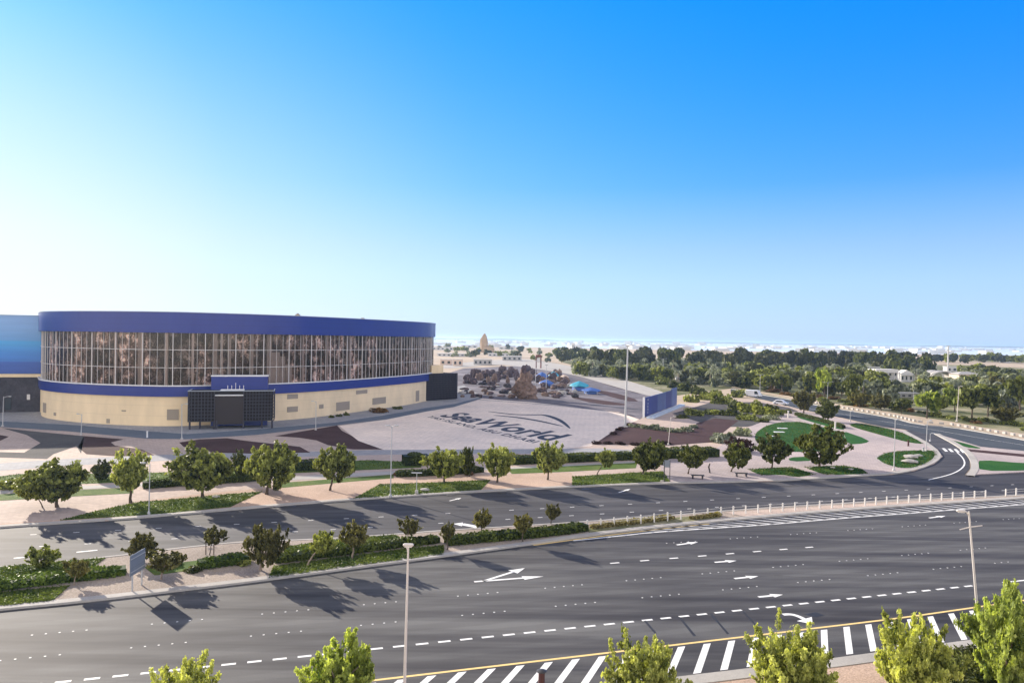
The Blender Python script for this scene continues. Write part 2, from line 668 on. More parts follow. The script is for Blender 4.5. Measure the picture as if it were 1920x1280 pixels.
M = {}
M['asphalt'] = M_asphalt('asphalt', (0.029, 0.028, 0.034), (0.122, 0.123, 0.122), RANG)
M['asphalt2'] = M_asphalt('asphalt_fresh', (0.030, 0.030, 0.036), (0.082, 0.081, 0.088), RANG)
M['asphalt3'] = M_ground('service_asphalt', [(0.3, (0.10, 0.125, 0.165)), (0.7, (0.15, 0.18, 0.22))], 0.1, 1.0, 10, 0.85, 0.15, 0.1)
M['asphalt_up'] = M_ground('upper_road_asphalt', [(0.3, (0.045, 0.055, 0.07)), (0.7, (0.085, 0.098, 0.115))], 0.1, 1.0, 10, 0.85, 0.15, 0.1)
M['kerb'] = M_ground('kerb_concrete', [(0.3, (0.33, 0.315, 0.30)), (0.7, (0.47, 0.45, 0.42))], 0.2, 2, 12, 0.85, 0.12, 0.15)
M['sand'] = M_ground('sandy_soil', [(0.3, (0.36, 0.29, 0.22)), (0.7, (0.55, 0.46, 0.36))], 0.01, 0.15, 2, 0.95, 0.15, 0.3)
M['gravel'] = M_ground('pale_gravel', [(0.3, (0.25, 0.21, 0.18)), (0.7, (0.46, 0.39, 0.335))], 0.15, 3.0, 8, 0.95, 0.45, 0.8)
M['gravel_pink'] = M_ground('pink_gravel', [(0.3, (0.38, 0.275, 0.215)), (0.7, (0.60, 0.45, 0.36))], 0.15, 2.5, 8, 0.95, 0.35, 0.6)
M['grass'] = M_ground('lawn', [(0.28, (0.040, 0.080, 0.016)), (0.5, (0.085, 0.140, 0.030)), (0.66, (0.16, 0.18, 0.055)), (0.8, (0.24, 0.20, 0.10))], 0.3, 2.0, 12, 0.9, 0.55, 1.0)
M['grass_deep'] = M_ground('irrigated_lawn', [(0.28, (0.012, 0.058, 0.011)), (0.5, (0.022, 0.095, 0.018)), (0.75, (0.055, 0.13, 0.028))], 0.12, 1.2, 9, 0.9, 0.55, 0.9)
M['grass_dry'] = M_ground('dry_park_grass', [(0.3, (0.05, 0.07, 0.025)), (0.5, (0.15, 0.155, 0.08)), (0.72, (0.46, 0.40, 0.31))], 0.06, 0.5, 4, 0.95, 0.3, 0.6)
M['mulch'] = M_ground('dark_mulch', [(0.3, (0.045, 0.026, 0.028)), (0.7, (0.09, 0.052, 0.052))], 0.15, 2.5, 8, 0.95, 0.5, 0.9)
M['mulch_grey'] = M_ground('grey_mulch', [(0.3, (0.060, 0.058, 0.062)), (0.7, (0.12, 0.115, 0.115))], 0.15, 2.5, 8, 0.95, 0.5, 0.9)


def M_paving(name, a, b, sz=2.4, rot=0.5, joint=0.72):
    m, nt = nodes_of(name)
    tc = N(nt, 'ShaderNodeTexCoord')
    mp = N(nt, 'ShaderNodeMapping')
    mp.inputs['Rotation'].default_value = (0, 0, rot)
    nt.links.new(tc.outputs['Object'], mp.inputs[0])
    br = N(nt, 'ShaderNodeTexBrick')
    nt.links.new(mp.outputs[0], br.inputs['Vector'])
    br.inputs['Scale'].default_value = 1.0 / sz
    br.inputs['Mortar Size'].default_value = 0.012
    br.inputs['Color1'].default_value = c4(a)
    br.inputs['Color2'].default_value = c4(b)
    br.inputs['Mortar'].default_value = c4([x * joint for x in a])
    n1 = tex(nt, 0.06, 5, 0.65)
    n2 = tex(nt, 1.1, 5, 0.7)
    r1 = ramp(nt, [(0.3, (0.82, 0.83, 0.86)), (0.7, (1.12, 1.1, 1.08))], n1.outputs[0])
    r2 = ramp(nt, [(0.3, (0.9,) * 3), (0.7, (1.1,) * 3)], n2.outputs[0])
    c = mixc(nt, 1, br.outputs[0], r1.outputs[0], 'MULTIPLY')
    c = mixc(nt, 1, c, r2.outputs[0], 'MULTIPLY')
    return finish(m, nt, c, 0.85, 0, n2.outputs[0], 0.1, 0.02, 0.07)


M['plaza'] = M_paving('plaza_paving', (0.78, 0.67, 0.575), (0.83, 0.72, 0.62), 3.0, 0.9)
M['pave_pink'] = M_paving('pink_paving', (0.46, 0.37, 0.32), (0.52, 0.425, 0.365), 1.6, RANG)
M['pave_mauve'] = M_paving('mauve_paving', (0.40, 0.345, 0.34), (0.46, 0.40, 0.39), 1.6, 0.4)
M['pave_grey'] = M_paving('grey_paving', (0.31, 0.315, 0.33), (0.36, 0.365, 0.38), 2.0, 0.3)
M['rockyard'] = M_ground('rock_yard_ground', [(0.3, (0.07, 0.066, 0.08)), (0.5, (0.15, 0.14, 0.16)), (0.74, (0.36, 0.33, 0.35))], 0.05, 0.35, 3, 0.95, 0.25, 0.5)
M['paint'] = M_plain('white_road_paint', (0.80, 0.80, 0.78), 0.6, 0, 0.12, 3.0)
M['paint_y'] = M_plain('yellow_road_paint', (0.80, 0.58, 0.22), 0.6, 0, 0.12, 3.0)
M['paint_dark'] = M_plain('dark_plaza_inlay', (0.014, 0.015, 0.022), 0.7, 0, 0.25, 1.0)
M['tar'] = M_plain('tar_joint', (0.014, 0.014, 0.015), 0.6, 0, 0.2)  # near-black of the painted shadow strips and the asphalt patch
M['water'] = M_ground('shallow_sea', [(0.3, (0.50, 0.60, 0.68)), (0.7, (0.74, 0.78, 0.80))], 0.0012, 0.004, 0.03, 0.35, 0.1, 0.1)

# ------------------------------------------------------------------ ground sheets
g = MB()
g.flat([(-9000, -300), (12000, -300), (12000, 14000), (-9000, 14000)], -0.03)
tag(g.build('ground', M['sand']), kind='structure')
g = MB()
g.flat([(-200, 1750), (700, 1500), (2600, 1450), (9000, 1900), (11000, 11000), (-3000, 11000), (-1200, 3000)], 0.0)
tag(g.build('sea_water', M['water']), kind='structure')
# low hazy shore beyond the water
g = MB()
rnd = random.Random(5)
for x0, x1, y, h in ((-4000, 1200, 9200, 26), (900, 5200, 9600, 20), (4800, 10500, 9300, 24)):
    n = 26
    pts = []
    for i in range(n + 1):
        t = i / n
        pts.append((x0 + (x1 - x0) * t, h * (0.4 + 0.6 * rnd.random()) * min(1, 6 * t, 6 * (1 - t))))
    vs, fs = [], []
    for i, (x, z) in enumerate(pts):
        vs += [(x, y, -1), (x, y + 120, z), (x, y + 700, z * 0.9), (x, y + 900, -1)]
    for i in range(n):
        for k in range(3):
            fs.append((i * 4 + k, i * 4 + 4 + k, i * 4 + 5 + k, i * 4 + 1 + k))
    g.add(vs, fs)
tag(g.build('far_shore', M['grass_dry']), kind='structure')

# roads
NEAR_TOP = [(-700, 1214), (-300, 1172), (0, 1140), (150, 1126), (300, 1109), (500, 1085), (640, 1066), (840, 1040), (1000, 1018), (1100, 1003), (1250, 985), (1400, 971), (1550, 958), (1700, 947), (1920, 933), (2600, 890)]
NEAR_BOT = [(-700, 1504), (1265, 1268), (1566, 1232), (1830, 1197), (2600, 1098)]
sheet('near_road', NEAR_TOP + NEAR_BOT[::-1], 0.0, M['asphalt'])
FAR_TOP = [(-700, 1039), (0, 986), (200, 974), (400, 957), (560, 943), (800, 926), (1000, 915), (1200, 906), (1440, 901), (1550, 895), (1627, 890)]
FAR_TOP2 = [(1812, 890), (1920, 884), (2600, 850)]
FAR_BOT = [(-700, 1120), (0, 1061), (197, 1043), (320, 1027), (460, 1013), (575, 1010), (695, 1003), (825, 993), (960, 985), (1100, 976), (1235, 966), (1350, 957), (1440, 950), (1690, 936), (1920, 927), (2600, 885)]
sheet('far_road', FAR_TOP + FAR_TOP2 + FAR_BOT[::-1], 0.0, M['asphalt2'])
SLIP_IN = [(1627, 890), (1672, 888), (1715, 881), (1752, 868), (1767, 855), (1758, 842), (1740, 829), (1697, 806)]
SLIP_OUT = [(1751, 812), (1783, 829), (1806, 845), (1818, 862), (1819, 878), (1808, 891)]
sheet('slip_road', SLIP_IN + SLIP_OUT + [(1720, 900), (1640, 900)], 0.004, M['asphalt2'])
UP_TOP = [(1370, 728), (1420, 738), (1480, 748), (1520, 757), (1572, 766), (1675, 783), (1719, 795), (1784, 800), (1850, 811), (1920, 824), (2500, 930)]
UP_BOT = [(1370, 735), (1440, 751), (1490, 764), (1530, 773), (1572, 781), (1631, 795), (1697, 805), (1762, 818), (1839, 837), (1920, 845), (2500, 945)]
sheet('upper_road', UP_TOP + UP_BOT[::-1], 0.008, M['asphalt_up'])

# median strip: raised slab and its planted sheets
ZS = 0.12
sheet('median_strip', FAR_BOT + NEAR_TOP[::-1], ZS, M['gravel'], base=0.0)
ribbon('median_kerb', NEAR_TOP, 0.0, 0.75, ZS + 0.03, M['kerb'], base=0.0, smooth=1)
ribbon('median_kerb', FAR_BOT, -0.3, 0.0, ZS + 0.03, M['kerb'], base=0.0, smooth=1)
ZG = ZS + 0.02
sheet('median_lawn', [(-700, 1118), (0, 1062), (100, 1053), (198, 1045), (178, 1060), (235, 1075), (0, 1108), (-700, 1180)], ZG, M['grass'])
sheet('median_lawn', [(-700, 1175), (0, 1110), (130, 1097), (98, 1126), (0, 1136), (-700, 1208)], ZG, M['grass'])
sheet('median_lawn', [(505, 1083), (512, 1061), (640, 1044), (760, 1028), (832, 1022), (832, 1039), (640, 1064)], ZG, M['grass'])
sheet('median_lawn', [(535, 1024), (620, 1012), (740, 1002), (760, 1012), (640, 1026), (530, 1040)], ZG, M['grass'])
sheet('median_lawn', [(1100, 990), (1200, 975), (1355, 962), (1350, 970), (1270, 980), (1105, 999)], ZG, M['grass_dry'])
sheet('median_lawn', [(270, 1062), (450, 1040), (470, 1052), (290, 1078)], ZG, M['grass'])
sheet('median_paving', [(1360, 960), (1600, 945), (1920, 930), (2600, 888), (2600, 889), (1920, 932), (1700, 945), (1550, 956), (1400, 968)], ZG, M['pave_pink'])

# far side: one raised pavement, with everything else laid on it
sheet('forecourt_pavement', FAR_TOP + [(1672, 888), (1715, 881), (1752, 868), (1767, 855), (1758, 842), (1740, 829), (1697, 806), (1631, 796), (1572, 782), (1530, 774), (1490, 765), (1440, 753), (1400, 748), (1320, 752), (1270, 765), (1200, 786), (1160, 772), (905, 746), (850, 763), (800, 771), (725, 786), (632, 797), (480, 815), (350, 823), (275, 822), (125, 808), (0, 800), (-700, 792)][0:] , ZS, M['pave_pink'], base=0.0)
ribbon('far_kerb', FAR_TOP, 0.0, 0.7, ZS + 0.03, M['kerb'], base=0.0, smooth=1)
ribbon('slip_kerb', SLIP_IN, 0.0, 0.9, ZS + 0.03, M['kerb'], base=0.0, smooth=2)
sheet('pavement_strip', [(-700, 880), (0, 868), (120, 860), (330, 851), (720, 843), (1125, 840), (1250, 846), (1255, 852), (1120, 849), (720, 852), (330, 862), (120, 873), (0, 882), (-700, 900)], ZS + 0.01, M['pave_grey'])
Z2 = ZS + 0.016
sheet('verge_gravel', [(-700, 1034), (0, 981), (120, 973), (262, 939), (380, 925), (540, 910), (735, 893), (1072, 885), (1072, 911), (905, 919), (660, 934), (430, 951), (200, 972), (0, 985)], Z2 - 0.012, M['gravel_pink'])
sheet('verge_lawn', [(112, 975), (190, 955), (262, 940), (310, 937), (400, 928), (492, 921), (432, 950), (300, 963)], Z2, M['grass'])
sheet('verge_lawn', [(662, 935), (712, 907), (790, 905), (920, 899), (902, 918), (800, 925)], Z2, M['grass'])
sheet('verge_lawn', [(1073, 893), (1180, 886), (1243, 883), (1256, 902), (1200, 904), (1073, 911)], Z2, M['grass'])
sheet('verge_lawn', [(-700, 975), (0, 926), (122, 919), (250, 913), (250, 924), (120, 931), (0, 938), (-700, 990)], Z2, M['grass'])
sheet('verge_lawn', [(-700, 930), (0, 892), (60, 886), (220, 888), (330, 884), (560, 868), (690, 862), (790, 866), (790, 876), (560, 886), (330, 900), (200, 905), (0, 912), (-700, 950)], Z2, M['grass'])
sheet('verge_lawn', [(520, 905), (640, 896), (738, 889), (738, 896), (640, 904), (530, 914)], Z2, M['grass'])
sheet('verge_lawn', [(950, 879), (1060, 872), (1195, 866), (1192, 877), (1060, 884), (960, 888)], Z2, M['grass'])
sheet('verge_lawn', [(945, 858), (1000, 852), (1200, 850), (1330, 848), (1330, 857), (1190, 862), (1060, 867), (950, 872)], Z2, M['grass'])
sheet('white_footpath', [(-700, 965), (0, 919), (120, 912), (270, 906), (540, 893), (735, 883), (950, 876), (1190, 864), (1190, 867), (950, 879), (735, 889), (540, 900), (270, 911), (120, 918), (0, 925), (-700, 974)], Z2 + 0.004, M['kerb'])

# planting beds in front of the arena
ZB = ZS + 0.014
sheet('grey_mulch_bed', [(4, 802), (50, 807), (158, 817), (152, 850), (143, 836), (100, 851), (88, 860), (0, 857), (-60, 853), (-60, 846), (0, 847), (45, 848), (76, 830), (50, 815)], ZB, M['mulch_grey'])
sheet('dark_mulch_bed', [(158, 817), (232, 823), (208, 829), (216, 835), (266, 842), (290, 853), (220, 855), (162, 851), (146, 838)], ZB, M['mulch'])
sheet('dark_mulch_bed', [(336, 829), (375, 823), (425, 821), (470, 827), (562, 837), (582, 848), (470, 850), (400, 848), (362, 842), (344, 837)], ZB, M['mulch'])
sheet('dark_mulch_bed', [(515, 817), (632, 797), (641, 807), (676, 825), (712, 834), (738, 842), (662, 842), (615, 834), (593, 825), (560, 820)], ZB, M['mulch'])
sheet('dark_mulch_bed', [(-80, 817), (0, 815), (17, 818), (0, 826), (-80, 832)], ZB, M['mulch'])
sheet('dark_mulch_bed', [(1110, 832), (1150, 809), (1185, 791), (1215, 797), (1300, 806), (1306, 793), (1340, 784), (1385, 788), (1350, 815), (1345, 828), (1250, 835)], ZB, M['mulch'])
sheet('garden_soil', [(1260, 775), (1330, 755), (1420, 753), (1480, 764), (1500, 772), (1440, 792), (1400, 800), (1340, 800)], ZB - 0.004, M['mulch_grey'])

# plaza
sheet('plaza', [(636, 798), (725, 786), (800, 771), (850, 763), (905, 747), (1000, 754), (1160, 773), (1198, 786), (1150, 808), (1108, 836), (1060, 841), (720, 843), (672, 826)], ZB + 0.004, M['plaza'])
Z3 = ZB + 0.01
ribbon('plaza_inlay', [(898, 749), (1000, 756), (1080, 764), (1140, 770), (1188, 779)], -0.35, 0.35, Z3, M['paint_dark'])
ribbon('plaza_inlay', [(1095, 757), (1140, 761), (1180, 766), (1206, 768)], -0.7, 0.7, 0.03, M['paint_dark'])

# right-hand garden and lawns
sheet('garden_paving', [(1255, 903), (1440, 899), (1550, 893), (1627, 888), (1672, 886), (1715, 879), (1750, 867), (1764, 855), (1756, 843), (1738, 830), (1697, 808), (1631, 797), (1572, 784), (1500, 770), (1465, 776), (1400, 802), (1362, 828), (1330, 850), (1240, 862), (1240, 884)], ZB, M['pave_mauve'])
Z4 = ZB + 0.012
LAWNS = [
    [(1415, 812), (1435, 798), (1462, 791), (1500, 790), (1530, 797), (1580, 811), (1590, 832), (1560, 845), (1475, 848), (1417, 832)],
    [(1574, 805), (1632, 825), (1622, 831), (1588, 833), (1584, 815)],
    [(1592, 794), (1614, 793), (1664, 803), (1690, 810), (1714, 821), (1733, 832), (1710, 830), (1688, 825), (1640, 812), (1598, 800)],
    [(1642, 858), (1657, 849), (1686, 845), (1732, 843), (1755, 845), (1757, 855), (1741, 868), (1714, 877), (1686, 877), (1657, 869)],
    [(1400, 879), (1484, 875), (1530, 889), (1496, 894), (1462, 889), (1428, 891)],
    [(1506, 875), (1580, 872), (1615, 878), (1630, 888), (1547, 890)],
    [(1477, 857), (1522, 855), (1528, 863), (1482, 865)],
    [(1490, 781), (1500, 779), (1580, 800), (1584, 807), (1540, 796)],
]
for i, q in enumerate(LAWNS):
    sheet('garden_lawn', q, Z4, M['grass_deep'], smooth=2 if i in (0, 3) else 1)
ribbon('lawn_kerb', [(1642, 858), (1657, 849), (1686, 845), (1732, 843), (1755, 845), (1757, 855), (1741, 868), (1714, 877), (1686, 877), (1657, 869), (1642, 858)], -0.12, 0.12, Z4 + 0.02, M['kerb'])
ribbon('white_footpath', [(1487, 783), (1530, 794), (1582, 810)], -0.5, 0.5, Z4 + 0.012, M['kerb'])

# corner island between slip road, upper road and avenue
sheet('corner_island', [(1757, 813), (1839, 837), (1920, 845), (2050, 860), (2050, 877), (1920, 884), (1840, 888), (1812, 890), (1822, 878), (1820, 862), (1808, 845), (1784, 829)], ZS, M['pave_mauve'], base=0.0)
ribbon('slip_kerb', [(1751, 812), (1784, 829), (1808, 845), (1820, 862), (1821, 878), (1811, 890)], 0.0, 1.0, ZS + 0.03, M['kerb'], base=0.0)
sheet('island_lawn', [(1767, 820), (1837, 838), (1838, 841), (1808, 838)], ZB, M['grass_deep'], smooth=1)
sheet('island_lawn', [(1837, 861), (1920, 868), (2050, 873), (2050, 875), (1920, 882), (1838, 882), (1834, 870)], ZB, M['grass_deep'], smooth=1)
sheet('island_bed', [(1812, 841), (1920, 851), (2050, 863), (2050, 866), (1920, 856), (1818, 846)], ZB, M['mulch'])

# round the arena
sheet('service_road', [(-700, 778), (0, 788), (125, 794), (275, 806), (350, 812), (480, 803), (632, 790), (725, 776), (800, 763), (850, 756), (905, 744), (910, 750), (850, 764), (800, 772), (725, 787), (632, 798), (480, 816), (350, 824), (275, 823), (125, 809), (0, 801), (-700, 793)], 0.01, M['asphalt3'])
sheet('arena_pavement', [(-700, 765), (60, 770), (300, 780), (560, 770), (790, 735), (870, 722), (905, 744), (850, 757), (800, 764), (725, 777), (632, 791), (480, 804), (350, 813), (275, 807), (125, 795), (0, 789), (-700, 779)], 0.06, M['pave_grey'], base=-0.01)
sheet('rock_yard', [(790, 715), (870, 690), (1010, 684), (1075, 700), (1150, 722), (1235, 746), (1200, 786), (1160, 774), (1000, 756), (905, 748), (850, 745)], 0.004, M['rockyard'])
for q in ([(1090, 705), (1160, 712), (1240, 742), (1180, 735)], [(1100, 728), (1150, 735), (1205, 752), (1170, 752)], [(1060, 742), (1130, 750), (1190, 760), (1120, 758)]):
    sheet('dark_bed', q, 0.03, M['mulch'], smooth=1)
sheet('pale_track', [(985, 672), (1045, 681), (1110, 695), (1190, 717), (1262, 741), (1240, 748), (1150, 724), (1080, 703), (1000, 690), (930, 682), (860, 690), (820, 690), (820, 684), (930, 674)], 0.05, M['kerb'], smooth=1)

# park beyond the upper road
sheet('park_ground', [(1262, 742), (1370, 728), (1420, 738), (1480, 748), (1572, 766), (1675, 783), (1784, 800), (1850, 811), (1920, 824), (2500, 930), (3400, 800), (2600, 700), (1900, 676), (1400, 668), (1045, 676), (1110, 695), (1190, 717)], -0.006, M['grass_dry'])
sheet('sand_verge', [(1372, 724), (1420, 733), (1480, 742), (1572, 757), (1675, 773), (1784, 790), (1850, 802), (1920, 813), (2500, 900), (2500, 929), (1920, 823), (1850, 810), (1784, 799), (1719, 794), (1675, 782), (1572, 765), (1480, 747), (1372, 727)], 0.02, M['sand'])
ribbon('upper_kerb', UP_TOP, 0.0, 0.5, 0.15, M['kerb'], base=0.0, smooth=1)
sheet('sand_yard', [(1695, 676), (1800, 676), (1925, 680), (2400, 700), (2400, 708), (1925, 690), (1800, 684), (1700, 684)], 0.01, M['sand'])

# near verge (where the viewer stands)
sheet('near_verge', [(-700, 1504), (1265, 1268), (1566, 1232), (1830, 1197), (2600, 1098), (3200, 1400), (2600, 2400), (960, 2600), (-900, 2400)], ZS, M['gravel_pink'], base=0.0)
ribbon('near_kerb', NEAR_BOT, -1.0, 0.0, ZS + 0.03, M['kerb'], base=0.0, smooth=0)

# ------------------------------------------------------------------ painted markings
ZM = 0.006


def mark(name, polys, mat=None, z=ZM):
    b = MB()
    for q in polys:
        b.flat(q, z)
    return tag(b.build(name, mat or M['paint']), kind='structure')


def along(pa, pb, w, on, period, phase=0.0, ext=(0, 0), z=ZM):
    """quads of a broken line from survey pixel pa to pb"""
    a, b_ = G(*pa), G(*pb)
    d = (b_ - a)
    L = d.length
    d.normalize()
    n = Vector((-d.y, d.x, 0)) * w / 2
    out, s = [], -ext[0] + phase
    while s < L + ext[1]:
        p, q = a + d * s, a + d * (s + on)
        out.append([p - n, q - n, q + n, p + n])
        s += period
    return out


pd = (G(1353, 1146) - G(1183, 1164)).length / 5
mark('lane_dashes', along((103, 1279), (1893, 1090), 0.22, pd * 0.56, pd, 0, (8, -4)))
mark('lane_line', along((1880, 1091.5), (2500, 1026), 0.2, 80, 100))
pd2 = (G(1557, 1022) - G(1144, 1055.5)).length / 8
mark('lane_dashes', along((1144, 1055.5), (1572, 1021), 0.2, pd2 * 0.3, pd2, 0, (0, -1)))
mark('lane_line', along((1600, 1018), (1925, 992), 0.16, 80, 100, 0, (0, -40)))
ribbon('yellow_edge_line', [(-300, 1392), (721, 1272), (1500, 1180.5)], -0.1, 0.1, ZM, M['paint_y'], smooth=0)


def solid(px, w, mat=None, smooth=1, name='edge_line', z=ZM):
    return ribbon(name, px, -w / 2, w / 2, z, mat or M['paint'], smooth=smooth)


solid([(1500, 1180), (1628, 1165), (1700, 1156), (1792, 1143), (1925, 1124), (2300, 1070)], 0.2, M['paint_y'], 1, 'yellow_edge_line')

# hatched strip between the yellow line and the near kerb: stripes share one direction
HD = (G(992, 1280) - G(1029, 1241)).normalized()
HV = G(1547, 1225) - G(1545, 1180)
HD = HV.normalized()
qs = []
ka, kb = G(1265, 1268), G(1830, 1197)
kn = (kb - ka).normalized()
for x, y in [(640, 1287), (697, 1280), (754, 1273), (810, 1266), (867, 1259), (922, 1253), (976, 1247), (1029, 1241), (1080, 1235), (1130, 1229.5), (1181, 1223), (1230, 1217), (1278, 1211.5), (1326, 1206), (1372, 1200.5), (1417, 1195), (1460, 1189.5), (1502, 1185), (1545, 1180), (1587, 1174.5), (1628, 1170), (1668, 1165), (1706, 1160), (1744, 1155), (1783, 1149.5), (1822, 1144), (1862, 1138), (1902, 1131), (1945, 1124)]:
    p = G(x, y)
    # intersection with the kerb line
    det = HD.x * (-kn.y) - HD.y * (-kn.x)
    dx, dy = ka.x - p.x, ka.y - p.y
    t = (dx * (-kn.y) - dy * (-kn.x)) / det
    q = p + HD * (t - 0.1)
    w = kn * 0.24
    qs.append([p - w, q - w, q + w, p + w])
mark('hatching', qs)

# hatched strip along the median on the far side of the carriageway
inner = [(1215, 998), (1300, 992), (1440, 983), (1560, 972.5), (1700, 962), (1920, 945), (2300, 917)]
solid([(1075, 1013), (1180, 1002)] + inner, 0.22, None, 1)
solid([(1000, 1021.5), (1100, 1008), (1220, 993), (1330, 981.5)], 0.25, M['paint_y'], 1, 'yellow_edge_line')
ip = P(*inner)
tp = P(*[(1180, 994), (1250, 986.5), (1400, 972.5), (1550, 959.5), (1700, 948.5), (1920, 934.5), (2300, 911)])


def arc(pts):
    s = [0]
    for i in range(len(pts) - 1):
        s.append(s[-1] + (pts[i + 1] - pts[i]).length)
    return s


def at_arc(pts, s, d):
    for i in range(len(pts) - 1):
        if d <= s[i + 1]:
            return pts[i].lerp(pts[i + 1], (d - s[i]) / (s[i + 1] - s[i]))
    return pts[-1]


si, st_ = arc(ip), arc(tp)
qs = []
nst = 52
for k in range(nst):
    a, a2 = at_arc(tp, st_, st_[-1] * k / nst), at_arc(tp, st_, st_[-1] * (k + 0.30) / nst)
    kk = min(nst, k + 1.4)
    c, c2 = at_arc(ip, si, si[-1] * kk / nst), at_arc(ip, si, si[-1] * min(nst, kk + 0.30) / nst)
    qs.append([a, c, c2, a2])
M['paint_worn'] = M_plain('worn_road_paint', (0.46, 0.46, 0.46), 0.7, 0, 0.35, 2.5)
mark('hatching', qs, M['paint_worn'])

# rows of reflective studs between lanes
qs = []
for pa, pb in (((0, 1238), (1900, 1052)), ((60, 1190), (1900, 1022)), ((1250, 1018), (1920, 971))):
    a, b_ = G(*pa), G(*pb)
    d = b_ - a
    L = d.length
    d.normalize()
    n = Vector((-d.y, d.x, 0))
    s, k = 0.0, 0
    while s < L:
        if k % 9 < 5:
            p = a + d * s
            qs.append([p - d * .055 - n * .055, p + d * .055 - n * .055, p + d * .055 + n * .055, p - d * .055 + n * .055])
        s += 0.72
        k += 1
mark('lane_studs', qs, None, ZM + 0.008)
# lanes of the far road
for pa, pb in (((-200, 1015), (1900, 908)), ((-200, 1040), (1900, 918))):
    mark('lane_dashes', along(pa, pb, 0.12, 0.5, 3.4))
mark('lane_dashes', along((26, 1046), (180, 1031), 0.22, 1.5, 4.3))


def arrow(tail, tip, w=0.18, hw=0.5, hl=0.33):
    a, b_ = G(*tail), G(*tip)
    d = b_ - a
    L = d.length
    d.normalize()
    n = Vector((-d.y, d.x, 0))
    h = b_ - d * L * hl
    return [[a - n * w, h - n * w, h + n * w, a + n * w], [h - n * hw, b_, h + n * hw]]


mark('painted_arrow', arrow((889, 1090), (1019, 1080), 0.13, 0.42, 0.3) + arrow((906, 1089), (984, 1064.5), 0.13, 0.5, 0.3), None, ZM + .002)
for t, h in (((1269, 1021), (1309, 1015.5)), ((1340, 1053.5), (1381, 1050.5)), ((1377, 1084), (1422, 1079.5)), ((1422, 1118.5), (1468, 1114)), ((1742, 970.5), (1773, 966.5))):
    mark('painted_arrow', arrow(t, h, 0.13, 0.36, 0.45))
for t, h in (((843, 938.5), (865, 933)), ((1160, 923), (1182, 916))):
    mark('painted_arrow', arrow(t, h, 0.10, 0.3, 0.4))
for ox, oy in ((0, 0),):
    pts = P(*[(1468 + ox, 1151.5 + oy), (1482 + ox, 1150.5 + oy), (1496 + ox, 1154 + oy), (1508 + ox, 1160 + oy)])
    b = ribbon_mb(MB(), chaikin(pts, 2, False), -0.17, 0.17, ZM)
    t = P(*[(1494 + ox, 1163.5 + oy), (1524 + ox, 1169.5 + oy), (1522 + ox, 1156 + oy)])
    b.flat(t, ZM + .001)
    tag(b.build('painted_arrow', M['paint']), kind='structure')
b = ribbon_mb(MB(), chaikin(P((896, 988), (880, 984.5), (866, 982)), 2, False), -0.35, 0.35, ZM)
b.flat(P((868, 979), (850, 981.5), (866, 986)), ZM + .001)
tag(b.build('painted_arrow', M['paint']), kind='structure')
# thin cast shadows painted as dark strips across the turning lane
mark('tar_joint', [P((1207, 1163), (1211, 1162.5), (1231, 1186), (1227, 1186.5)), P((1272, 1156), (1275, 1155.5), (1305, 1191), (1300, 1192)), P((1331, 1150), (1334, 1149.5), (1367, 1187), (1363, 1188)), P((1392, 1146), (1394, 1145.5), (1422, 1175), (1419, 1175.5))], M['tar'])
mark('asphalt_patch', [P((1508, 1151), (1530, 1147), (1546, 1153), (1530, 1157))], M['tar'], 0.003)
# crossing on the slip road
qs = []
for k in range(4):
    x = 1766 + k * 11
    qs.append(P((x, 840 + k * 0.8), (x + 5, 840 + k * .8), (x + 12, 846 + k * .8), (x + 6, 846 + k * .8)))
mark('crossing_stripes', qs, None, 0.012)
solid([(1741, 899), (1780, 890), (1800, 881), (1810, 870), (1806, 858), (1795, 848)], 0.2, None, 2, 'edge_line', 0.012)
for px in ([(1460, 757), (1572, 774), (1675, 793), (1784, 811), (1850, 823), (1920, 834)], ):
    solid(px, 0.12, None, 1, 'lane_line', 0.012)

# ------------------------------------------------------------------ plaza lettering
def text_mesh(name, body, O, e1, e2, z, mat, h=1.0, shear=0.0, space=1.0):
    cu = bpy.data.curves.new(name, 'FONT')
    cu.body = body
    cu.size = 1.0
    cu.offset = 0.030
    cu.resolution_u = 6
    cu.space_character = space
    to = bpy.data.objects.new(name, cu)
    COL.objects.link(to)
    dg = bpy.context.evaluated_depsgraph_get()
    me = bpy.data.meshes.new_from_object(to.evaluated_get(dg))
    bpy.data.objects.remove(to)
    xs = [v.co.x for v in me.vertices]
    x0, x1 = min(xs), max(xs)
    for v in me.vertices:
        u = (v.co.x - x0) / (x1 - x0)
        w = v.co.y / 0.72
        p = O + e1 * u + e2 * w * h
        v.co = (p.x, p.y, z)
    me.materials.clear()
    me.materials.append(mat)
    o = bpy.data.objects.new(name, me)
    COL.objects.link(o)
    return tag(o, kind='structure')


O = G(823, 779, Z3)
E1 = G(1030, 826, Z3) - O
E2 = G(1074, 813.5, Z3) - G(1030, 824, Z3)
text_mesh('plaza_lettering', 'SeaWorld', O, E1, E2, Z3, M['paint_dark'])
O2 = G(798, 781, Z3)
text_mesh('plaza_lettering', 'YAS ISLAND, ABU DHABI', O2, G(1000, 830, Z3) - O2, E2 * 0.27, Z3, M['paint_dark'], 1.0, 0, 1.15)


def taper(name, px, w, z):
    pts = chaikin(P(*px, z=z), 3, False)
    n = len(pts)
    b = MB()
    L, Rr = [], []
    for i, p in enumerate(pts):
        t = pts[min(i + 1, n - 1)] - pts[max(i - 1, 0)]
        t.normalize()
        k = w * max(0.04, math.sin(PI * (i / (n - 1)) ** 0.8) ** 0.8)
        q = Vector((-t.y, t.x)) * k
        L.append(p + q)
        Rr.append(p - q)
    for i in range(n - 1):
        b.flat([L[i], L[i + 1], Rr[i + 1], Rr[i]], z)
    return tag(b.build(name, M['paint_dark']), kind='structure')


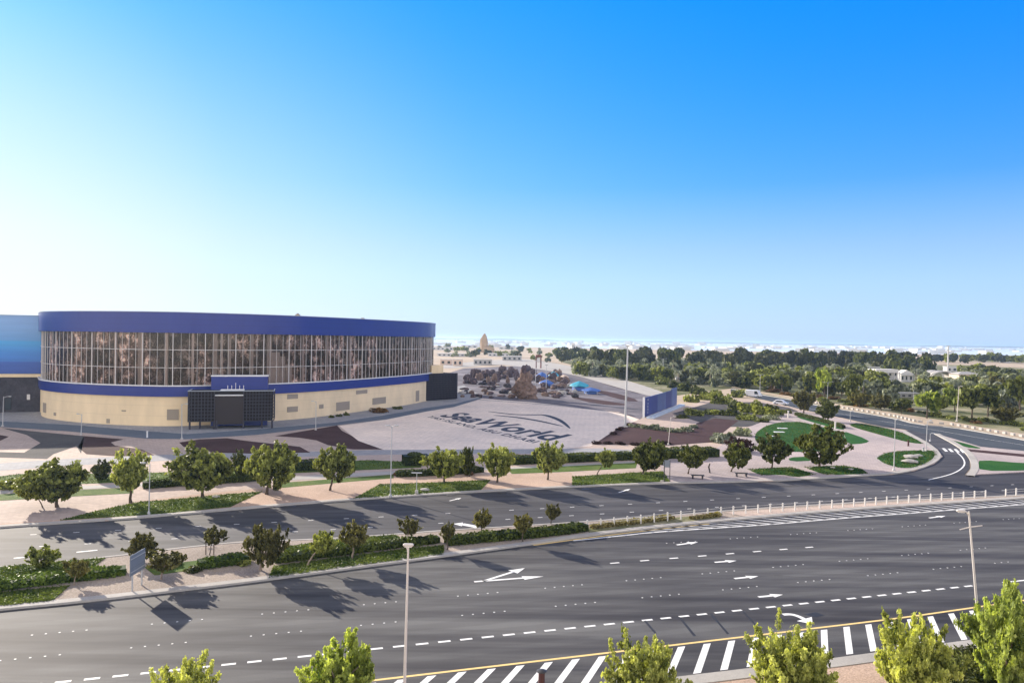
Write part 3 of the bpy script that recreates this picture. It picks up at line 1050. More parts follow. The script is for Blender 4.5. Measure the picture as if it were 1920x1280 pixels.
taper('plaza_emblem', [(915, 771), (963, 777), (1000, 777.5), (1020, 777), (1040, 783), (1056, 791), (1069, 803)], 0.9, Z3)
taper('plaza_emblem', [(925, 778), (960, 781), (990, 785), (1022, 791), (1056, 799)], 0.8, Z3)
# ------------------------------------------------------------------ the arena
def M_bands(name, stops, z0, z1, rough=0.35, metal=0.0):
    """painted horizontal bands by height (object space)"""
    m, nt = nodes_of(name)
    tc = N(nt, 'ShaderNodeTexCoord')
    sp = N(nt, 'ShaderNodeSeparateXYZ')
    nt.links.new(tc.outputs['Object'], sp.inputs[0])
    mr = N(nt, 'ShaderNodeMapRange')
    mr.inputs[1].default_value = z0
    mr.inputs[2].default_value = z1
    nt.links.new(sp.outputs[2], mr.inputs[0])
    r = ramp(nt, stops, mr.outputs[0])
    n = tex(nt, 0.6, 4, 0.6, 0, (0.15, 0.15, 2.5))
    rr = ramp(nt, [(0.3, (0.93,) * 3), (0.7, (1.07,) * 3)], n.outputs[0])
    c = mixc(nt, 1, r.outputs[0], rr.outputs[0], 'MULTIPLY')
    return finish(m, nt, c, rough, metal)


def M_panel(name, c, sz=(3.0, 1.1), rough=0.35, var=0.07, metal=0.0, joint=0.75):
    """metal cladding: faint panel joints by height + slight tone shifts"""
    m, nt = nodes_of(name)
    tc = N(nt, 'ShaderNodeTexCoord')
    sp = N(nt, 'ShaderNodeSeparateXYZ')
    nt.links.new(tc.outputs['Object'], sp.inputs[0])
    md = N(nt, 'ShaderNodeMath', operation='FRACT')
    mu = N(nt, 'ShaderNodeMath', operation='DIVIDE')
    nt.links.new(sp.outputs[2], mu.inputs[0]); mu.inputs[1].default_value = sz[1]
    nt.links.new(mu.outputs[0], md.inputs[0])
    j = ramp(nt, [(0.0, (joint,) * 3), (0.045, (1, 1, 1))], md.outputs[0], True)
    n = tex(nt, 0.25, 5, 0.65, 0, (1, 1, 0.35))
    rr = ramp(nt, [(0.3, (1 - var,) * 3), (0.7, (1 + var,) * 3)], n.outputs[0])
    col = mixc(nt, 1, j.outputs[0], rr.outputs[0], 'MULTIPLY')
    col = mixc(nt, 1, c, col, 'MULTIPLY')
    return finish(m, nt, col, rough, metal)


M['blue'] = M_panel('blue_cladding', (0.007, 0.026, 0.215), rough=0.34)
M['beige'] = M_panel('beige_render', (0.80, 0.64, 0.415), sz=(3, 2.0), rough=0.8, var=0.11, joint=0.90)
M['white'] = M_plain('white_metal', (0.72, 0.73, 0.74), 0.5, 0.0, 0.06)
M['mull'] = M_plain('pale_mullion', (0.62, 0.60, 0.59), 0.45, 0.0, 0.12)
M['roofgrey'] = M_plain('roof_sheet', (0.34, 0.38, 0.44), 0.7, 0, 0.1, 0.3)
M['lattice'] = M_plain('dark_lattice', (0.030, 0.028, 0.046), 0.6, 0, 0.3, 2.0)
M['dark'] = M_plain('dark_recess', (0.010, 0.008, 0.010), 0.8, 0, 0.3, 1.0)
M['louvre'] = M_panel('louvre_metal', (0.33, 0.28, 0.22), sz=(1, 0.22), rough=0.6, joint=0.5)
M['darkstone'] = M_ground('dark_stone', [(0.3, (0.030, 0.030, 0.040)), (0.7, (0.09, 0.083, 0.10))], 0.25, 1.2, 5, 0.8, 0.3, 0.4)
M['concrete'] = M_ground('concrete', [(0.3, (0.36, 0.35, 0.34)), (0.7, (0.5, 0.48, 0.46))], 0.1, 0.8, 5, 0.85, 0.1, 0.2)


def M_reflection():
    """rockwork and stacked interior seen through the tinted facade"""
    m, nt = nodes_of('interior_rockwork')
    a = tex(nt, 0.10, 3, 0.6, 0.6)
    b = tex(nt, 0.55, 6, 0.75, 0.6, (1, 1, 0.8))
    c = tex(nt, 3.6, 4, 0.85)
    st = tex(nt, 0.28, 4, 0.7, 0.0, (1, 1, 0.06))
    base = ramp(nt, [(0.36, (0.010, 0.008, 0.008)), (0.5, (0.085, 0.070, 0.064)), (0.63, (0.55, 0.52, 0.50))], b.outputs[0])
    big = ramp(nt, [(0.38, (0.35, 0.33, 0.33)), (0.64, (2.4, 2.3, 2.25))], a.outputs[0])
    sp = ramp(nt, [(0.36, (0.25, 0.23, 0.23)), (0.60, (2.1, 2.05, 2.0))], c.outputs[0])
    ss = ramp(nt, [(0.42, (0.4, 0.4, 0.4)), (0.62, (2.3, 2.3, 2.3))], st.outputs[0])
    col = mixc(nt, 1, base.outputs[0], big.outputs[0], 'MULTIPLY')
    col = mixc(nt, 1, col, sp.outputs[0], 'MULTIPLY')
    col = mixc(nt, 1, col, ss.outputs[0], 'MULTIPLY')
    return finish(m, nt, col, 0.8)


def M_glass():
    m, nt = nodes_of('tinted_glass')
    t = N(nt, 'ShaderNodeBsdfTransparent')
    t.inputs[0].default_value = (0.80, 0.72, 0.70, 1)
    g = N(nt, 'ShaderNodeBsdfGlossy')
    g.inputs['Roughness'].default_value = 0.14
    g.inputs[0].default_value = (0.55, 0.53, 0.52, 1)
    n = tex(nt, 0.35, 3, 0.6)
    bp = N(nt, 'ShaderNodeBump')
    bp.inputs['Strength'].default_value = 0.15
    bp.inputs['Distance'].default_value = 0.3
    nt.links.new(n.outputs[0], bp.inputs['Height'])
    nt.links.new(bp.outputs[0], g.inputs['Normal'])
    lw = N(nt, 'ShaderNodeFresnel')
    lw.inputs[0].default_value = 1.5
    mx = N(nt, 'ShaderNodeMixShader')
    nt.links.new(lw.outputs[0], mx.inputs[0])
    nt.links.new(t.outputs[0], mx.inputs[1])
    nt.links.new(g.outputs[0], mx.inputs[2])
    o = N(nt, 'ShaderNodeOutputMaterial')
    nt.links.new(mx.outputs[0], o.inputs[0])
    return m


M['interior'] = M_reflection()
M['glass'] = M_glass()


def M_simple_glass(name, c=(0.03, 0.04, 0.05)):
    m, nt = nodes_of(name)
    return finish(m, nt, c, 0.08, 0.0, spec=0.8)


M['pane'] = M_simple_glass('dark_window_glass')

CTRL = [(-103.6, 163), (-97, 154.5), (-87.3, 148.2), (-76, 144.5), (-66, 144), (-58, 148), (-50, 155), (-43, 164), (-35, 180), (-28.5, 195), (-25, 206), (-23.6, 215), (-24.5, 228), (-33, 255), (-60, 282), (-92, 275), (-112, 245), (-118, 208), (-112, 178)]


def spline_closed(ctrl, per):
    out = []
    n = len(ctrl)
    for i in range(n):
        p0, p1, p2, p3 = [Vector(ctrl[(i + k - 1) % n]) for k in range(4)]
        for j in range(per):
            t = j / per
            out.append(0.5 * ((2 * p1) + (p2 - p0) * t + (2 * p0 - 5 * p1 + 4 * p2 - p3) * t * t + (3 * p1 - p0 - 3 * p2 + p3) * t ** 3))
    return out


FOOT = spline_closed(CTRL, 14)
NF = len(FOOT)


def foot_off(w):
    out = []
    for i in range(NF):
        t = FOOT[(i + 1) % NF] - FOOT[i - 1]
        t.normalize()
        out.append(FOOT[i] + Vector((t.y, -t.x)) * w)
    return out


AO = Vector((-66, 190, 0))
arena = thing('arena', 'huge oval arena with a brown glass facade between royal blue bands over a beige wall', 'arena', AO)


def loc(p, z=0.0):
    return (p[0] - AO.x, p[1] - AO.y, z)


def ring(name, w, z0, z1, mat, cap=False, under=False, thick=None, smooth=True):
    o_ = foot_off(w)
    b = MB()
    vs = [loc(p, z0) for p in o_] + [loc(p, z1) for p in o_]
    fs = [(i, (i + 1) % NF, NF + (i + 1) % NF, NF + i) for i in range(NF)]
    b.add(vs, fs)
    if cap:
        b.add([loc(p, z1) for p in o_], [tuple(range(NF))])
    for flag, z in ((under, z0), (thick is not None, z1)):
        if flag:
            d = thick if thick else 0.8
            i_ = foot_off(w - d)
            vs = [loc(p, z) for p in o_] + [loc(p, z) for p in i_]
            b.add(vs, fs)
    return b.build(name, mat, arena, smooth)


def M_sign(): pass


# which way does the outline run? make 'outward' positive
_c = sum((FOOT[i].x * FOOT[(i + 1) % NF].y - FOOT[(i + 1) % NF].x * FOOT[i].y) for i in range(NF))
if _c < 0:
    FOOT.reverse()

ring('wall', 0.0, 0.0, 6.0, M['beige'])
ring('lower_band', 0.45, 5.8, 7.8, M['blue'], under=True, thick=0.9)
ring('sill', 0.62, 7.8, 8.0, M['white'], thick=0.9)
ring('interior_wall', -1.3, 7.8, 18.6, M['interior'])  # carries the reflection of buildings opposite, painted into its colour
ring('glass_facade', 0.0, 8.0, 18.3, M['glass'])
ring('roof_band', 0.5, 18.2, 22.2, M['blue'], under=True, thick=0.9)
ring('roof', -0.3, 21.0, 21.8, M['roofgrey'], cap=True)
ring('coping', 0.6, 22.2, 22.32, M['roofgrey'], thick=1.0)
for z in (11.4, 14.9):
    o_ = foot_off(0.09)
    b = MB()
    vs = [loc(p, z - .05) for p in o_] + [loc(p, z + .05) for p in o_]
    b.add(vs, [(i, (i + 1) % NF, NF + (i + 1) % NF, NF + i) for i in range(NF)])
    b.build('transom', M['mull'], arena)

# arc length along the outline, starting at the far-left tangent
cum = [0.0]
for i in range(NF):
    cum.append(cum[-1] + (FOOT[(i + 1) % NF] - FOOT[i]).length)
TOT = cum[-1]


def on_foot(s, w=0.0):
    s %= TOT
    for i in range(NF):
        if s <= cum[i + 1]:
            a, b_ = FOOT[i], FOOT[(i + 1) % NF]
            t = (s - cum[i]) / (cum[i + 1] - cum[i])
            d = (b_ - a).normalized()
            return a.lerp(b_, t) + Vector((d.y, -d.x)) * w, math.atan2(d.y, d.x)
    return FOOT[0], 0


def s_at_px(px):
    """arc position of the point of the front wall seen along a survey column"""
    d = ray(px, 640)
    k = d.x / d.y
    best = None
    for i in range(NF):
        a, b_ = FOOT[i], FOOT[(i + 1) % NF]
        fa, fb = a.x - k * a.y, b_.x - k * b_.y
        if fa * fb <= 0 and fa != fb:
            t = fa / (fa - fb)
            y = a.y + (b_.y - a.y) * t
            if best is None or y < best[1]:
                best = (cum[i] + t * (cum[i + 1] - cum[i]), y)
    return best[0], best[1]


S0, S1 = s_at_px(79)[0], s_at_px(809)[0]
if S1 < S0:
    S1 += TOT
rnd = random.Random(11)
nm = 88
for k in range(nm + 1):
    s = S0 + (S1 - S0) * k / nm
    p, a = on_foot(s, 0.06)
    wide = (k % 4 == 0)
    b = MB()
    b.box((0, 0, 0), (0.13 if wide else 0.045, 0.18 if wide else 0.10, 10.3), 0)
    o = b.build('mullion', M['mull'], arena, loc=loc(p, 13.15))
    o.rotation_euler = (0, 0, a)
# pale uprights behind the glass, shaped as the stripes of reflected buildings
for k, (px, wd, z1, mt) in enumerate([(168, .9, 18.4, 'mull'), (212, .9, 18.4, 'mull'), (258, .7, 18.4, 'concrete'), (262, .5, 18.4, 'mull'), (310, 1.1, 18.4, 'mull'), (362, .9, 18.4, 'mull'), (405, 1.0, 18.4, 'concrete'), (418, .6, 18.4, 'mull'), (432, .8, 18.4, 'concrete'), (475, 0.8, 18.4, 'concrete'), (508, 1.3, 18.4, 'concrete'), (520, 2.4, 14.5, 'concrete'), (533, 1.4, 13.6, 'concrete'), (545, 2.0, 11.8, 'concrete'), (572, .7, 18.4, 'mull'), (618, .9, 18.4, 'mull'), (660, .8, 18.4, 'mull'), (705, .8, 14.2, 'concrete'), (735, .8, 18.4, 'mull'), (757, .8, 18.4, 'mull'), (775, .8, 18.4, 'mull'), (790, .8, 18.4, 'mull')]):
    s, y = s_at_px(px)
    p, a = on_foot(s, -0.8)
    b = MB()
    b.box((0, 0, (8 + z1) / 2), (wd * (.5 if mt == 'mull' else .8), 0.5, z1 - 8), 0)
    o = b.build('column', M[mt], arena, loc=loc(p, 0))
    o.rotation_euler = (0, 0, a)


def wall_panel(name, x0, x1, y0, y1, mat, w=0.03, d=0.08):
    s, y = s_at_px((x0 + x1) / 2)
    sa, sb = s_at_px(x0)[0], s_at_px(x1)[0]
    p, a = on_foot(s, w)
    dpx = G((x0 + x1) / 2, 640 + 300)
    # heights along the sight line at that wall distance
    ry0, ry1 = ray((x0 + x1) / 2, y0), ray((x0 + x1) / 2, y1)
    z1 = CAMH + ry0.z / ry0.y * p.y
    z0 = max(0.05, CAMH + ry1.z / ry1.y * p.y)
    wd = abs(sb - sa)
    b = MB()
    b.box((0, 0, 0), (wd, d, z1 - z0))
    f = 0.06
    o = b.build(name, M[mat], arena, loc=loc(p, (z0 + z1) / 2))
    o.rotation_euler = (0, 0, a)
    return o


for q in [(315, 337, 767, 787), (540, 560, 739, 747.5), (540, 560, 762, 772), (600, 608, 758, 765.5), (632, 657, 753, 769), (700, 725, 745, 757), (669, 690, 731, 738), (230, 238, 768.5, 771)]:
    wall_panel('louvre', *q, 'louvre')
for q in [(202, 208, 785, 793), (83, 88, 755, 773), (103, 107, 773, 779), (781, 787, 732, 752)]:
    wall_panel('door', *q, 'louvre', 0.03, 0.1)

# rooftop plant
b = MB(); b.box((0, 0, 0.55), (9, 5, 1.1), 0, 0.1)
b.build('roof_plant', M['white'], arena, loc=loc((-82, 172), 21.8))
b = MB(); b.box((0, 0, 0.45), (0.9, 0.9, 0.9), 0, 0.05); b.box((0, 0, 1.0), (0.4, 0.4, 0.25))
b.build('roof_vent', M['louvre'], arena, loc=loc((-47, 162), 21.8))
b = MB(); b.box((0, 0, 0.4), (0.8, 0.8, 0.8), 0, 0.05)
b.build('roof_vent', M['louvre'], arena, loc=loc((-36.5, 180.5), 21.8))

# entrance portal: blue block behind a dark lattice porch on legs
pA, pB = G(352, 806), G(513, 803)
ang = math.atan2(pB.y - pA.y, pB.x - pA.x)
W = (pB - pA).length
mid = (pA + pB) / 2
po = thing('entrance_porch', 'dark lattice entrance porch with a tall blue block behind, at the foot of the arena', 'porch', (mid.x, mid.y, 0.06), ang)


def lattice_panel(x0, x1, z0, z1, y, parent, name='lattice_screen'):
    b = MB()
    nx = max(3, int((x1 - x0) / 0.55))
    nz = max(3, int((z1 - z0) / 0.6))
    for i in range(nx + 1):
        b.box((x0 + (x1 - x0) * i / nx, y, (z0 + z1) / 2), (0.13, 0.10, z1 - z0))
    for k in range(nz + 1):
        b.box(((x0 + x1) / 2, y + 0.06, z0 + (z1 - z0) * k / nz), (x1 - x0 + .13, 0.12, 0.12))
    return b.build(name, M['lattice'], parent)


h = 7.2
x1 = -W / 2 + W * 0.30
x2 = -W / 2 + W * 0.64
lattice_panel(-W / 2, x1, 1.5, h, 0, po)
lattice_panel(x2, W / 2, 1.5, h, 0, po)
b = MB(); b.box((0, 2.6, h / 2 + 0.75), (W - 0.5, 4.4, h - 1.5), 0); b.build('core', M['dark'], po)
b = MB(); b.box(((x1 + x2) / 2, 0.25, 3.6), (x2 - x1, 0.2, 5.4), 0); b.build('door', M_panel('porch_shutter', (0.020, 0.013, 0.016), (1, 0.5), 0.6), po)
b = MB()
b.add([(x1, 0.2, 6.3), (x2, 0.2, 6.3), (x2, 0.2, 6.42), (x1, .2, 6.42), (x1 + 1, 2.2, 7.35), (x2, 2.2, 7.35), (x2, 2.2, 7.45), (x1 + 1, 2.2, 7.45)],
      [(0, 1, 2, 3), (3, 2, 6, 7), (0, 4, 5, 1), (1, 5, 6, 2), (0, 3, 7, 4)])
b.build('canopy', M['white'], po)
for sx in (-1, 1):
    ys = MB()
    for k in range(7):
        ys.box((sx * (W / 2 + .03), 0.4 + k * 0.8, (h + 1.5) / 2), (0.12, 0.12, h - 1.5))
    for k in range(9):
        ys.box((sx * (W / 2 + .03), 2.8, 1.5 + (h - 1.5) * k / 8), (0.09, 5.2, 0.10))
    ys.build('lattice_screen', M['lattice'], po)
for x, y in ((-W / 2 + .3, .2), (-W / 2 + 2.0, 1.0), (-W / 2 + 5, .2), (x1, .2), (x2, .2), (W / 2 - 2.2, .6), (W / 2 - .3, .2)):
    b = MB(); b.tube([(x, y, 0), (x, y, 1.6)], 0.17, 8); b.build('leg', M['lattice'], po)
b = MB(); b.box((0, -.05, h + .06), (W + .2, .25, .12)); b.box((-W / 2, 2.6, h + .062), (.2, 5.2, .12)); b.box((W / 2, 2.6, h + .062), (.2, 5.2, .12))
b.build('top_rail', M['roofgrey'], po)
bx0 = -W / 2 + W * 0.235
bx1 = -W / 2 + W * 0.915
b = MB(); b.box(((bx0 + bx1) / 2, 5.2, 5.0), (bx1 - bx0, 3.0, 9.6), 0); b.build('blue_block', M['blue'], po)
b = MB(); b.box(((bx0 + bx1) / 2, 5.2, 9.9), (bx1 - bx0 + .2, 3.2, 0.2), 0); b.build('coping', M['white'], po)
for k in range(5):
    b = MB(); xx = x1 + 2.2 + k * 0.72
    b.tube([(xx, 1.6, 7.2), (xx, 1.6, 8.2 + (0.5 if k == 2 else 0))], 0.05, 6)
    b.build('flue', M['white'], po)

# lattice block at the far end of the arena
qA, qB = G(799, 752), G(857, 748)
ang2 = math.atan2(qB.y - qA.y, qB.x - qA.x)
W2 = (qB - qA).length
mid2 = (qA + qB) / 2
lb = thing('service_block', 'low dark lattice block at the narrow arena end with a beige box on top', 'service block', (mid2.x, mid2.y, 0.06), ang2)
lattice_panel(-W2 / 2, W2 / 2, 0.2, 7.6, 0, lb)
b = MB(); b.box((0, 4.5, 3.75), (W2 - .3, 8.5, 7.4)); b.build('core', M['dark'], lb)
b = MB()
for k in range(10):
    b.box((W2 / 2 + .05, .3 + k * .9, 3.9), (0.16, 0.14, 7.4))
for k in range(8):
    b.box((W2 / 2 + .05, 4.5, .5 + k), (0.12, 8.8, 0.12))
b.build('lattice_screen', M['lattice'], lb)
b = MB(); b.box((0.4, 5.0, 8.75), (4.6, 5.0, 2.3), 0, .05); b.build('beige_box', M['beige'], lb)
b = MB(); b.box((-3.2, 7.0, 8.6), (3.6, 3.0, 2.0), 0.3); b.build('blue_box', M['blue'], lb)

# blue banded hall behind the arena, at the edge of the view
h0, h1 = G(-560, 782), G(77, 772.5)
hang = math.atan2(h1.y - h0.y, h1.x - h0.x)
HW = (h1 - h0).length
hall = thing('blue_hall', 'long rectangular hall clad in blue bands fading paler upward above a dark stone base', 'hall', ((h0.x + h1.x) / 2, (h0.y + h1.y) / 2, 0), hang)
M['bluebands'] = M_bands('blue_band_cladding', [(0.0, (0.020, 0.075, 0.34)), (0.20, (0.025, 0.10, 0.42)), (0.215, (0.030, 0.17, 0.55)), (0.36, (0.035, 0.22, 0.62)), (0.56, (0.05, 0.34, 0.70)), (0.575, (0.10, 0.30, 0.62)), (0.75, (0.16, 0.34, 0.64)), (1.0, (0.20, 0.36, 0.64))], 8.6, 21.5)
b = MB(); b.box((0, 20, 15.1), (HW - .6, 38.4, 13.0), 0); b.build('upper_wall', M['bluebands'], hall)
b = MB(); b.box((0, 19.8, 8.2), (HW, 39.2, .7), 0); b.build('stone_ledge', M['beige'], hall)
b = MB(); b.box((0, 20, 3.9), (HW - .1, 39.0, 7.8), 0); b.build('stone_base', M['darkstone'], hall)
b = MB(); b.box((0, 20, 21.65), (HW - .4, 38.8, 0.12), 0); b.build('coping', M['roofgrey'], hall)
for i, (x, z, w, hh) in enumerate([(HW / 2 - 2.6, 3.4, .6, 1.2), (HW / 2 - 6.5, 1.9, 1.2, 2.6), (HW / 2 - 9.2, 1.9, 1.2, 2.6)]):
    b = MB(); b.box((x, .45, z), (w, .12, hh)); b.build('window' if i == 0 else 'door', M['pane'] if i else M['mull'], hall)
# ------------------------------------------------------------------ lamps, signs, fences, furniture
M['pole'] = M_plain('grey_painted_pole', (0.42, 0.43, 0.44), 0.5, 0.1, 0.06)
M['polewarm'] = M_plain('pale_painted_pole', (0.55, 0.51, 0.47), 0.5, 0.0, 0.06)
M['lens'] = M_plain('lamp_lens', (0.7, 0.7, 0.68), 0.2, 0, 0.05)
M['dkmetal'] = M_plain('dark_metal', (0.05, 0.05, 0.055), 0.5, 0.2, 0.2)
M['signgrey'] = M_panel('grey_sign_back', (0.20, 0.23, 0.27), (1, .55), 0.5)
M['brownpost'] = M_plain('dark_red_post', (0.07, 0.022, 0.02), 0.6, 0, 0.2)
M['wpost'] = M_plain('white_fence_post', (0.62, 0.60, 0.57), 0.6, 0, 0.12)

LAMPG = 'street lamps along the roads'


def lamp(name, label, base, top, r=0.09, arms=1, side=1, mat='pole', z=0.12, lean=0.0, head=True, group=LAMPG, armlen=1.2, arm_ang=0.0):
    p = G(base[0], base[1], z)
    h = (base[1] - top[1]) * scale_at(p)
    dx = (top[0] - base[0]) * scale_at(p)
    t = thing(name, label, 'street lamp', p, 0, group)
    b = MB(); b.tube([(0, 0, 0), (dx * .5, 0, h * 0.5), (dx, 0, h)], [r, r * .75, r * .55], 10); b.build('pole', M[mat], t, True)
    b = MB(); b.tube([(0, 0, -.02), (0, 0, .18), (0, 0, .32)], [r * 2.6, r * 2.4, r * 1.2], 10); b.build('base', M['concrete'] if r > .08 else M[mat], t)
    if head:
        for k in range(arms):
            an = arm_ang + (PI * k)
            ca, sa = math.cos(an) * side, math.sin(an)
            e = Vector((dx + ca * armlen, sa * armlen, h + 0.05 - (0.0 if k == 0 else 0.0)))
            b = MB(); b.tube([(dx, 0, h - .25), (dx + ca * armlen * .5, sa * armlen * .5, h - .02), e], [r * .5, r * .4, r * .35], 6); b.build('arm', M[mat], t, True)
            b = MB(); b.box((0, 0, 0), (0.5, 0.22, 0.12), 0, 0.04)
            hd = b.build('lamp_head', M[mat], t, loc=(e.x + ca * .2, e.y + sa * .2, e.z))
            hd.rotation_euler = (0, 0, an)
            b = MB(); b.box((0, 0, -.075), (0.34, 0.16, 0.03)); b.build('lens', M['lens'], hd)
    return t


lamp('street_lamp', 'tall grey street lamp rising from the near verge in front of the road arrows', (757, 1343), (761, 1022), 0.082, 1, 1, 'polewarm', armlen=-0.2, arm_ang=0.0)
nl = lamp('street_lamp', 'leaning street lamp on the near verge with two short arms, beside the vivid tree', (1839, 1217), (1812, 958), 0.085, 1, -1, 'polewarm', armlen=0.35, arm_ang=-0.25)
p = G(1839, 1217, .12)
s_ = scale_at(p)
b = MB(); b.tube([(-1.3, .1, (1217 - 990) * s_ - .1), (-.7, 0, (1217 - 987) * s_), (-.1, -.1, (1217 - 985) * s_ + .05)], [.03, .04, .03], 6); b.build('cross_arm', M['polewarm'], nl)
lamp('street_lamp', 'slim street lamp standing on the lawn by the kerb next to the yellow-green tree', (279, 964), (280, 868), 0.06, 1, -1, armlen=.5)
lamp('street_lamp', 'street lamp at the kerb where pink gravel meets the second triangular lawn', (732, 931), (733, 798), 0.075, 2, 1, armlen=.3)
lamp('street_lamp', 'very tall grey mast lamp at the edge of the pale plaza near the dark beds', (1172, 800), (1175, 647), 0.24, 2, 1, armlen=.8)
lamp('street_lamp', 'tall lamp at the oval lawn beside the curving slip road', (1676, 882), (1677, 786), 0.08, 1, 1, armlen=.3)
lamp('street_lamp', 'pale lamp in front of the dark porch of the arena', (341, 823), (340, 757), 0.09, 1, 1, armlen=.6)
lamp('street_lamp', 'lamp at the edge of the grey mulch bed below the beige wall', (152, 815), (153, 776), 0.09, 1, -1, armlen=.5)
lamp('street_lamp', 'lamp before the dark stone base of the blue hall', (5, 799), (6, 743), 0.09, 1, 1, armlen=1.0)
lamp('street_lamp', 'lamp between the service road and the pointed dark bed', (592, 806), (592, 752), 0.09, 1, -1, armlen=.5)
lamp('street_lamp', 'warm pale lamp in the planting beds by the blue hoarding', (1253, 834), (1257, 781), 0.075, 1, 1, 'polewarm', armlen=.5)
lamp('street_lamp', 'lamp at the far tip of the island lawn beside the slip road', (1736, 846), (1738, 788), 0.075, 1, 1, armlen=.3)
lamp('street_lamp', 'short lamp on the paving beside the upper road kerb', (1594, 790), (1594, 771), 0.07, 1, 1, armlen=.3)
lamp('street_lamp', 'lamp in the middle of the slip road island before the crossing', (1744, 827), (1744, 812), 0.06, 1, 1, armlen=.3)
lamp('street_lamp', 'tall lamp before the dark round trees beyond the upper road', (1794, 790), (1797, 724), 0.10, 1, 1, 'polewarm', armlen=.4)
lamp('street_lamp', 'forked lamp on the sand verge in front of the light green tree', (1551, 752), (1552, 716), 0.10, 2, 1, armlen=2.0, arm_ang=.5)
lamp('street_lamp', 'lamp by the red flower bed at the far bend of the upper road', (1425, 733), (1425, 702), 0.14, 2, 1, armlen=1.0)
lamp('street_lamp', 'lamp among the pale palms behind the plaza', (1332, 712), (1332, 688), 0.16, 2, 1, armlen=1.5)
lamp('street_lamp', 'lamp among dark bushes by the white footpath beyond the hoarding', (1243, 705), (1243, 672), 0.16, 2, 1, armlen=1.5)
lamp('street_lamp', 'lamp on the dry lawn by the far corner of the upper road', (1713, 749), (1713, 730), 0.10, 1, -1, armlen=.5)

# small bollard lights
def bollard(name, label, base, h, r, mat, cap=None, group=None, cat='bollard'):
    p = G(base[0], base[1], .13)
    t = thing(name, label, cat, p, 0, group)
    b = MB(); b.tube([(0, 0, 0), (0, 0, h)], [r * 1.1, r], 10); b.build('post', M[mat], t, True)
    b = MB(); b.tube([(0, 0, h), (0, 0, h + .04), (0, 0, h + .12)], [r * 1.6, r * 1.7, r * .5], 10); b.build('cap', M[cap or mat], t, True)
    return t


bollard('bollard', 'small white bollard light at the service road kerb below the beige wall', (276, 820), 1.0, .12, 'white')
bollard('bollard', 'dark red bollard with a round cap on the near kerb by the hatching', (1015, 1301), 1.15, .16, 'brownpost', 'dkmetal')
bollard('bollard', 'grey bollard before the oval lawn at the slip road', (1731, 846), .6, .15, 'pole')
bollard('bollard', 'brown bollard on the mauve paving beneath the island lawn', (1703, 836), .9, .14, 'brownpost')
bollard('bollard', 'white pillar light on the narrow path across the big lawn', (1566, 803), 1.3, .16, 'wpost')
bollard('bollard', 'white pillar light at the head of the narrow path beyond the big lawn', (1478, 783), 1.6, .18, 'wpost')

# T-shaped area light on the lawn
p = G(781, 925, .14)
t = thing('lawn_lamp', 'short T-topped lamp on the triangular lawn before the low red hedge', 'lamp', p)
hh = 39 * scale_at(p)
b = MB(); b.tube([(0, 0, 0), (0, 0, hh)], [.05, .04], 8); b.build('pole', M['pole'], t, True)
b = MB(); b.box((0, 0, hh), (1.2, .3, .07), 0, .02); b.build('lamp_head', M['pole'], t)
b = MB(); b.box((0, 0, .18), (.35, .35, .4), 0, .03); b.build('base', M['concrete'], t)

# road sign seen from behind on the median
p1, p2 = G(243, 1112, .12), G(271, 1094, .12)
an = math.atan2(p2.y - p1.y, p2.x - p1.x)
w = (p2 - p1).length
c = (p1 + p2) / 2
t = thing('road_sign', 'grey back of a large road sign on two posts in the median gravel', 'road sign', c, an)
for x in (-w * .28, w * .36):
    b = MB(); b.tube([(x, .06, 0), (x, .06, 2.55)], .055, 8); b.build('post', M['pole'], t, True)
b = MB(); b.box((0, 0, 1.85), (w, .05, 1.45), 0, .012); b.build('sign_panel', M['signgrey'], t)
for z in (1.4, 2.3):
    b = MB(); b.box((0, -.045, z), (w * .96, .04, .06)); b.build('rail', M['pole'], t)

# stop sign posts on the paved bay
p = G(1251, 903, .13)
s_ = scale_at(p)
t = thing('stop_sign_frame', 'tall two-post stop sign with a blue-grey panel at the paved bay', 'sign', p)
for x in (-.38, .32):
    b = MB(); b.tube([(x, 0, 0), (x, 0, 40 * s_)], .05, 8); b.build('post', M['dkmetal'], t, True)
b = MB(); b.box((-.03, 0, 34 * s_), (.8, .06, .9), 0, .01); b.build('sign_panel', M['signgrey'], t)
p = G(1245, 893, .13)
t = thing('sign_post', 'single dark slender post beside the tree before the paved bay', 'post', p)
b = MB(); b.tube([(0, 0, 0), (0, 0, 1.9)], .045, 8); b.build('post_shaft', M['dkmetal'], t, True)
b = MB(); b.box((0, 0, 1.75), (.3, .04, .4)); b.build('sign_plate', M['signgrey'], t)

p = G(1330, 886, .13)
s_ = scale_at(p)
t = thing('bent_post', 'thin dark bent post on the pale paving between two young trees', 'post', p)
b = MB(); b.tube([(0.08, 0, 0), (0, 0, 6 * s_), (-.1, 0, 11 * s_), (.05, 0, 18 * s_)], [.09, .11, .12, .09], 8); b.build('shaft', M['dkmetal'], t, True)
b = MB(); b.tube([(0.08, 0, 0), (.08, 0, .04)], .16, 10); b.build('foot_plate', M['dkmetal'], t)

for px, lab in (((1308, 897), 'low dark slab bench on the paved bay under the lone small tree'), ((1390, 893), 'low dark slab bench by the striped lawn corner of the paved bay')):
    p = G(px[0], px[1], .13)
    t = thing('bench', lab, 'bench', p, -.12)
    b = MB()
    for k in range(4):
        b.box((0, -.27 + k * .18, .46), (1.7, .15, .07), 0, .015)
    b.build('seat', M['dkmetal'], t)
    for x in (-.62, .62):
        b = MB(); b.box((x, 0, .21), (.16, .6, .42), 0, .02); b.build('leg', M['darkstone'], t)

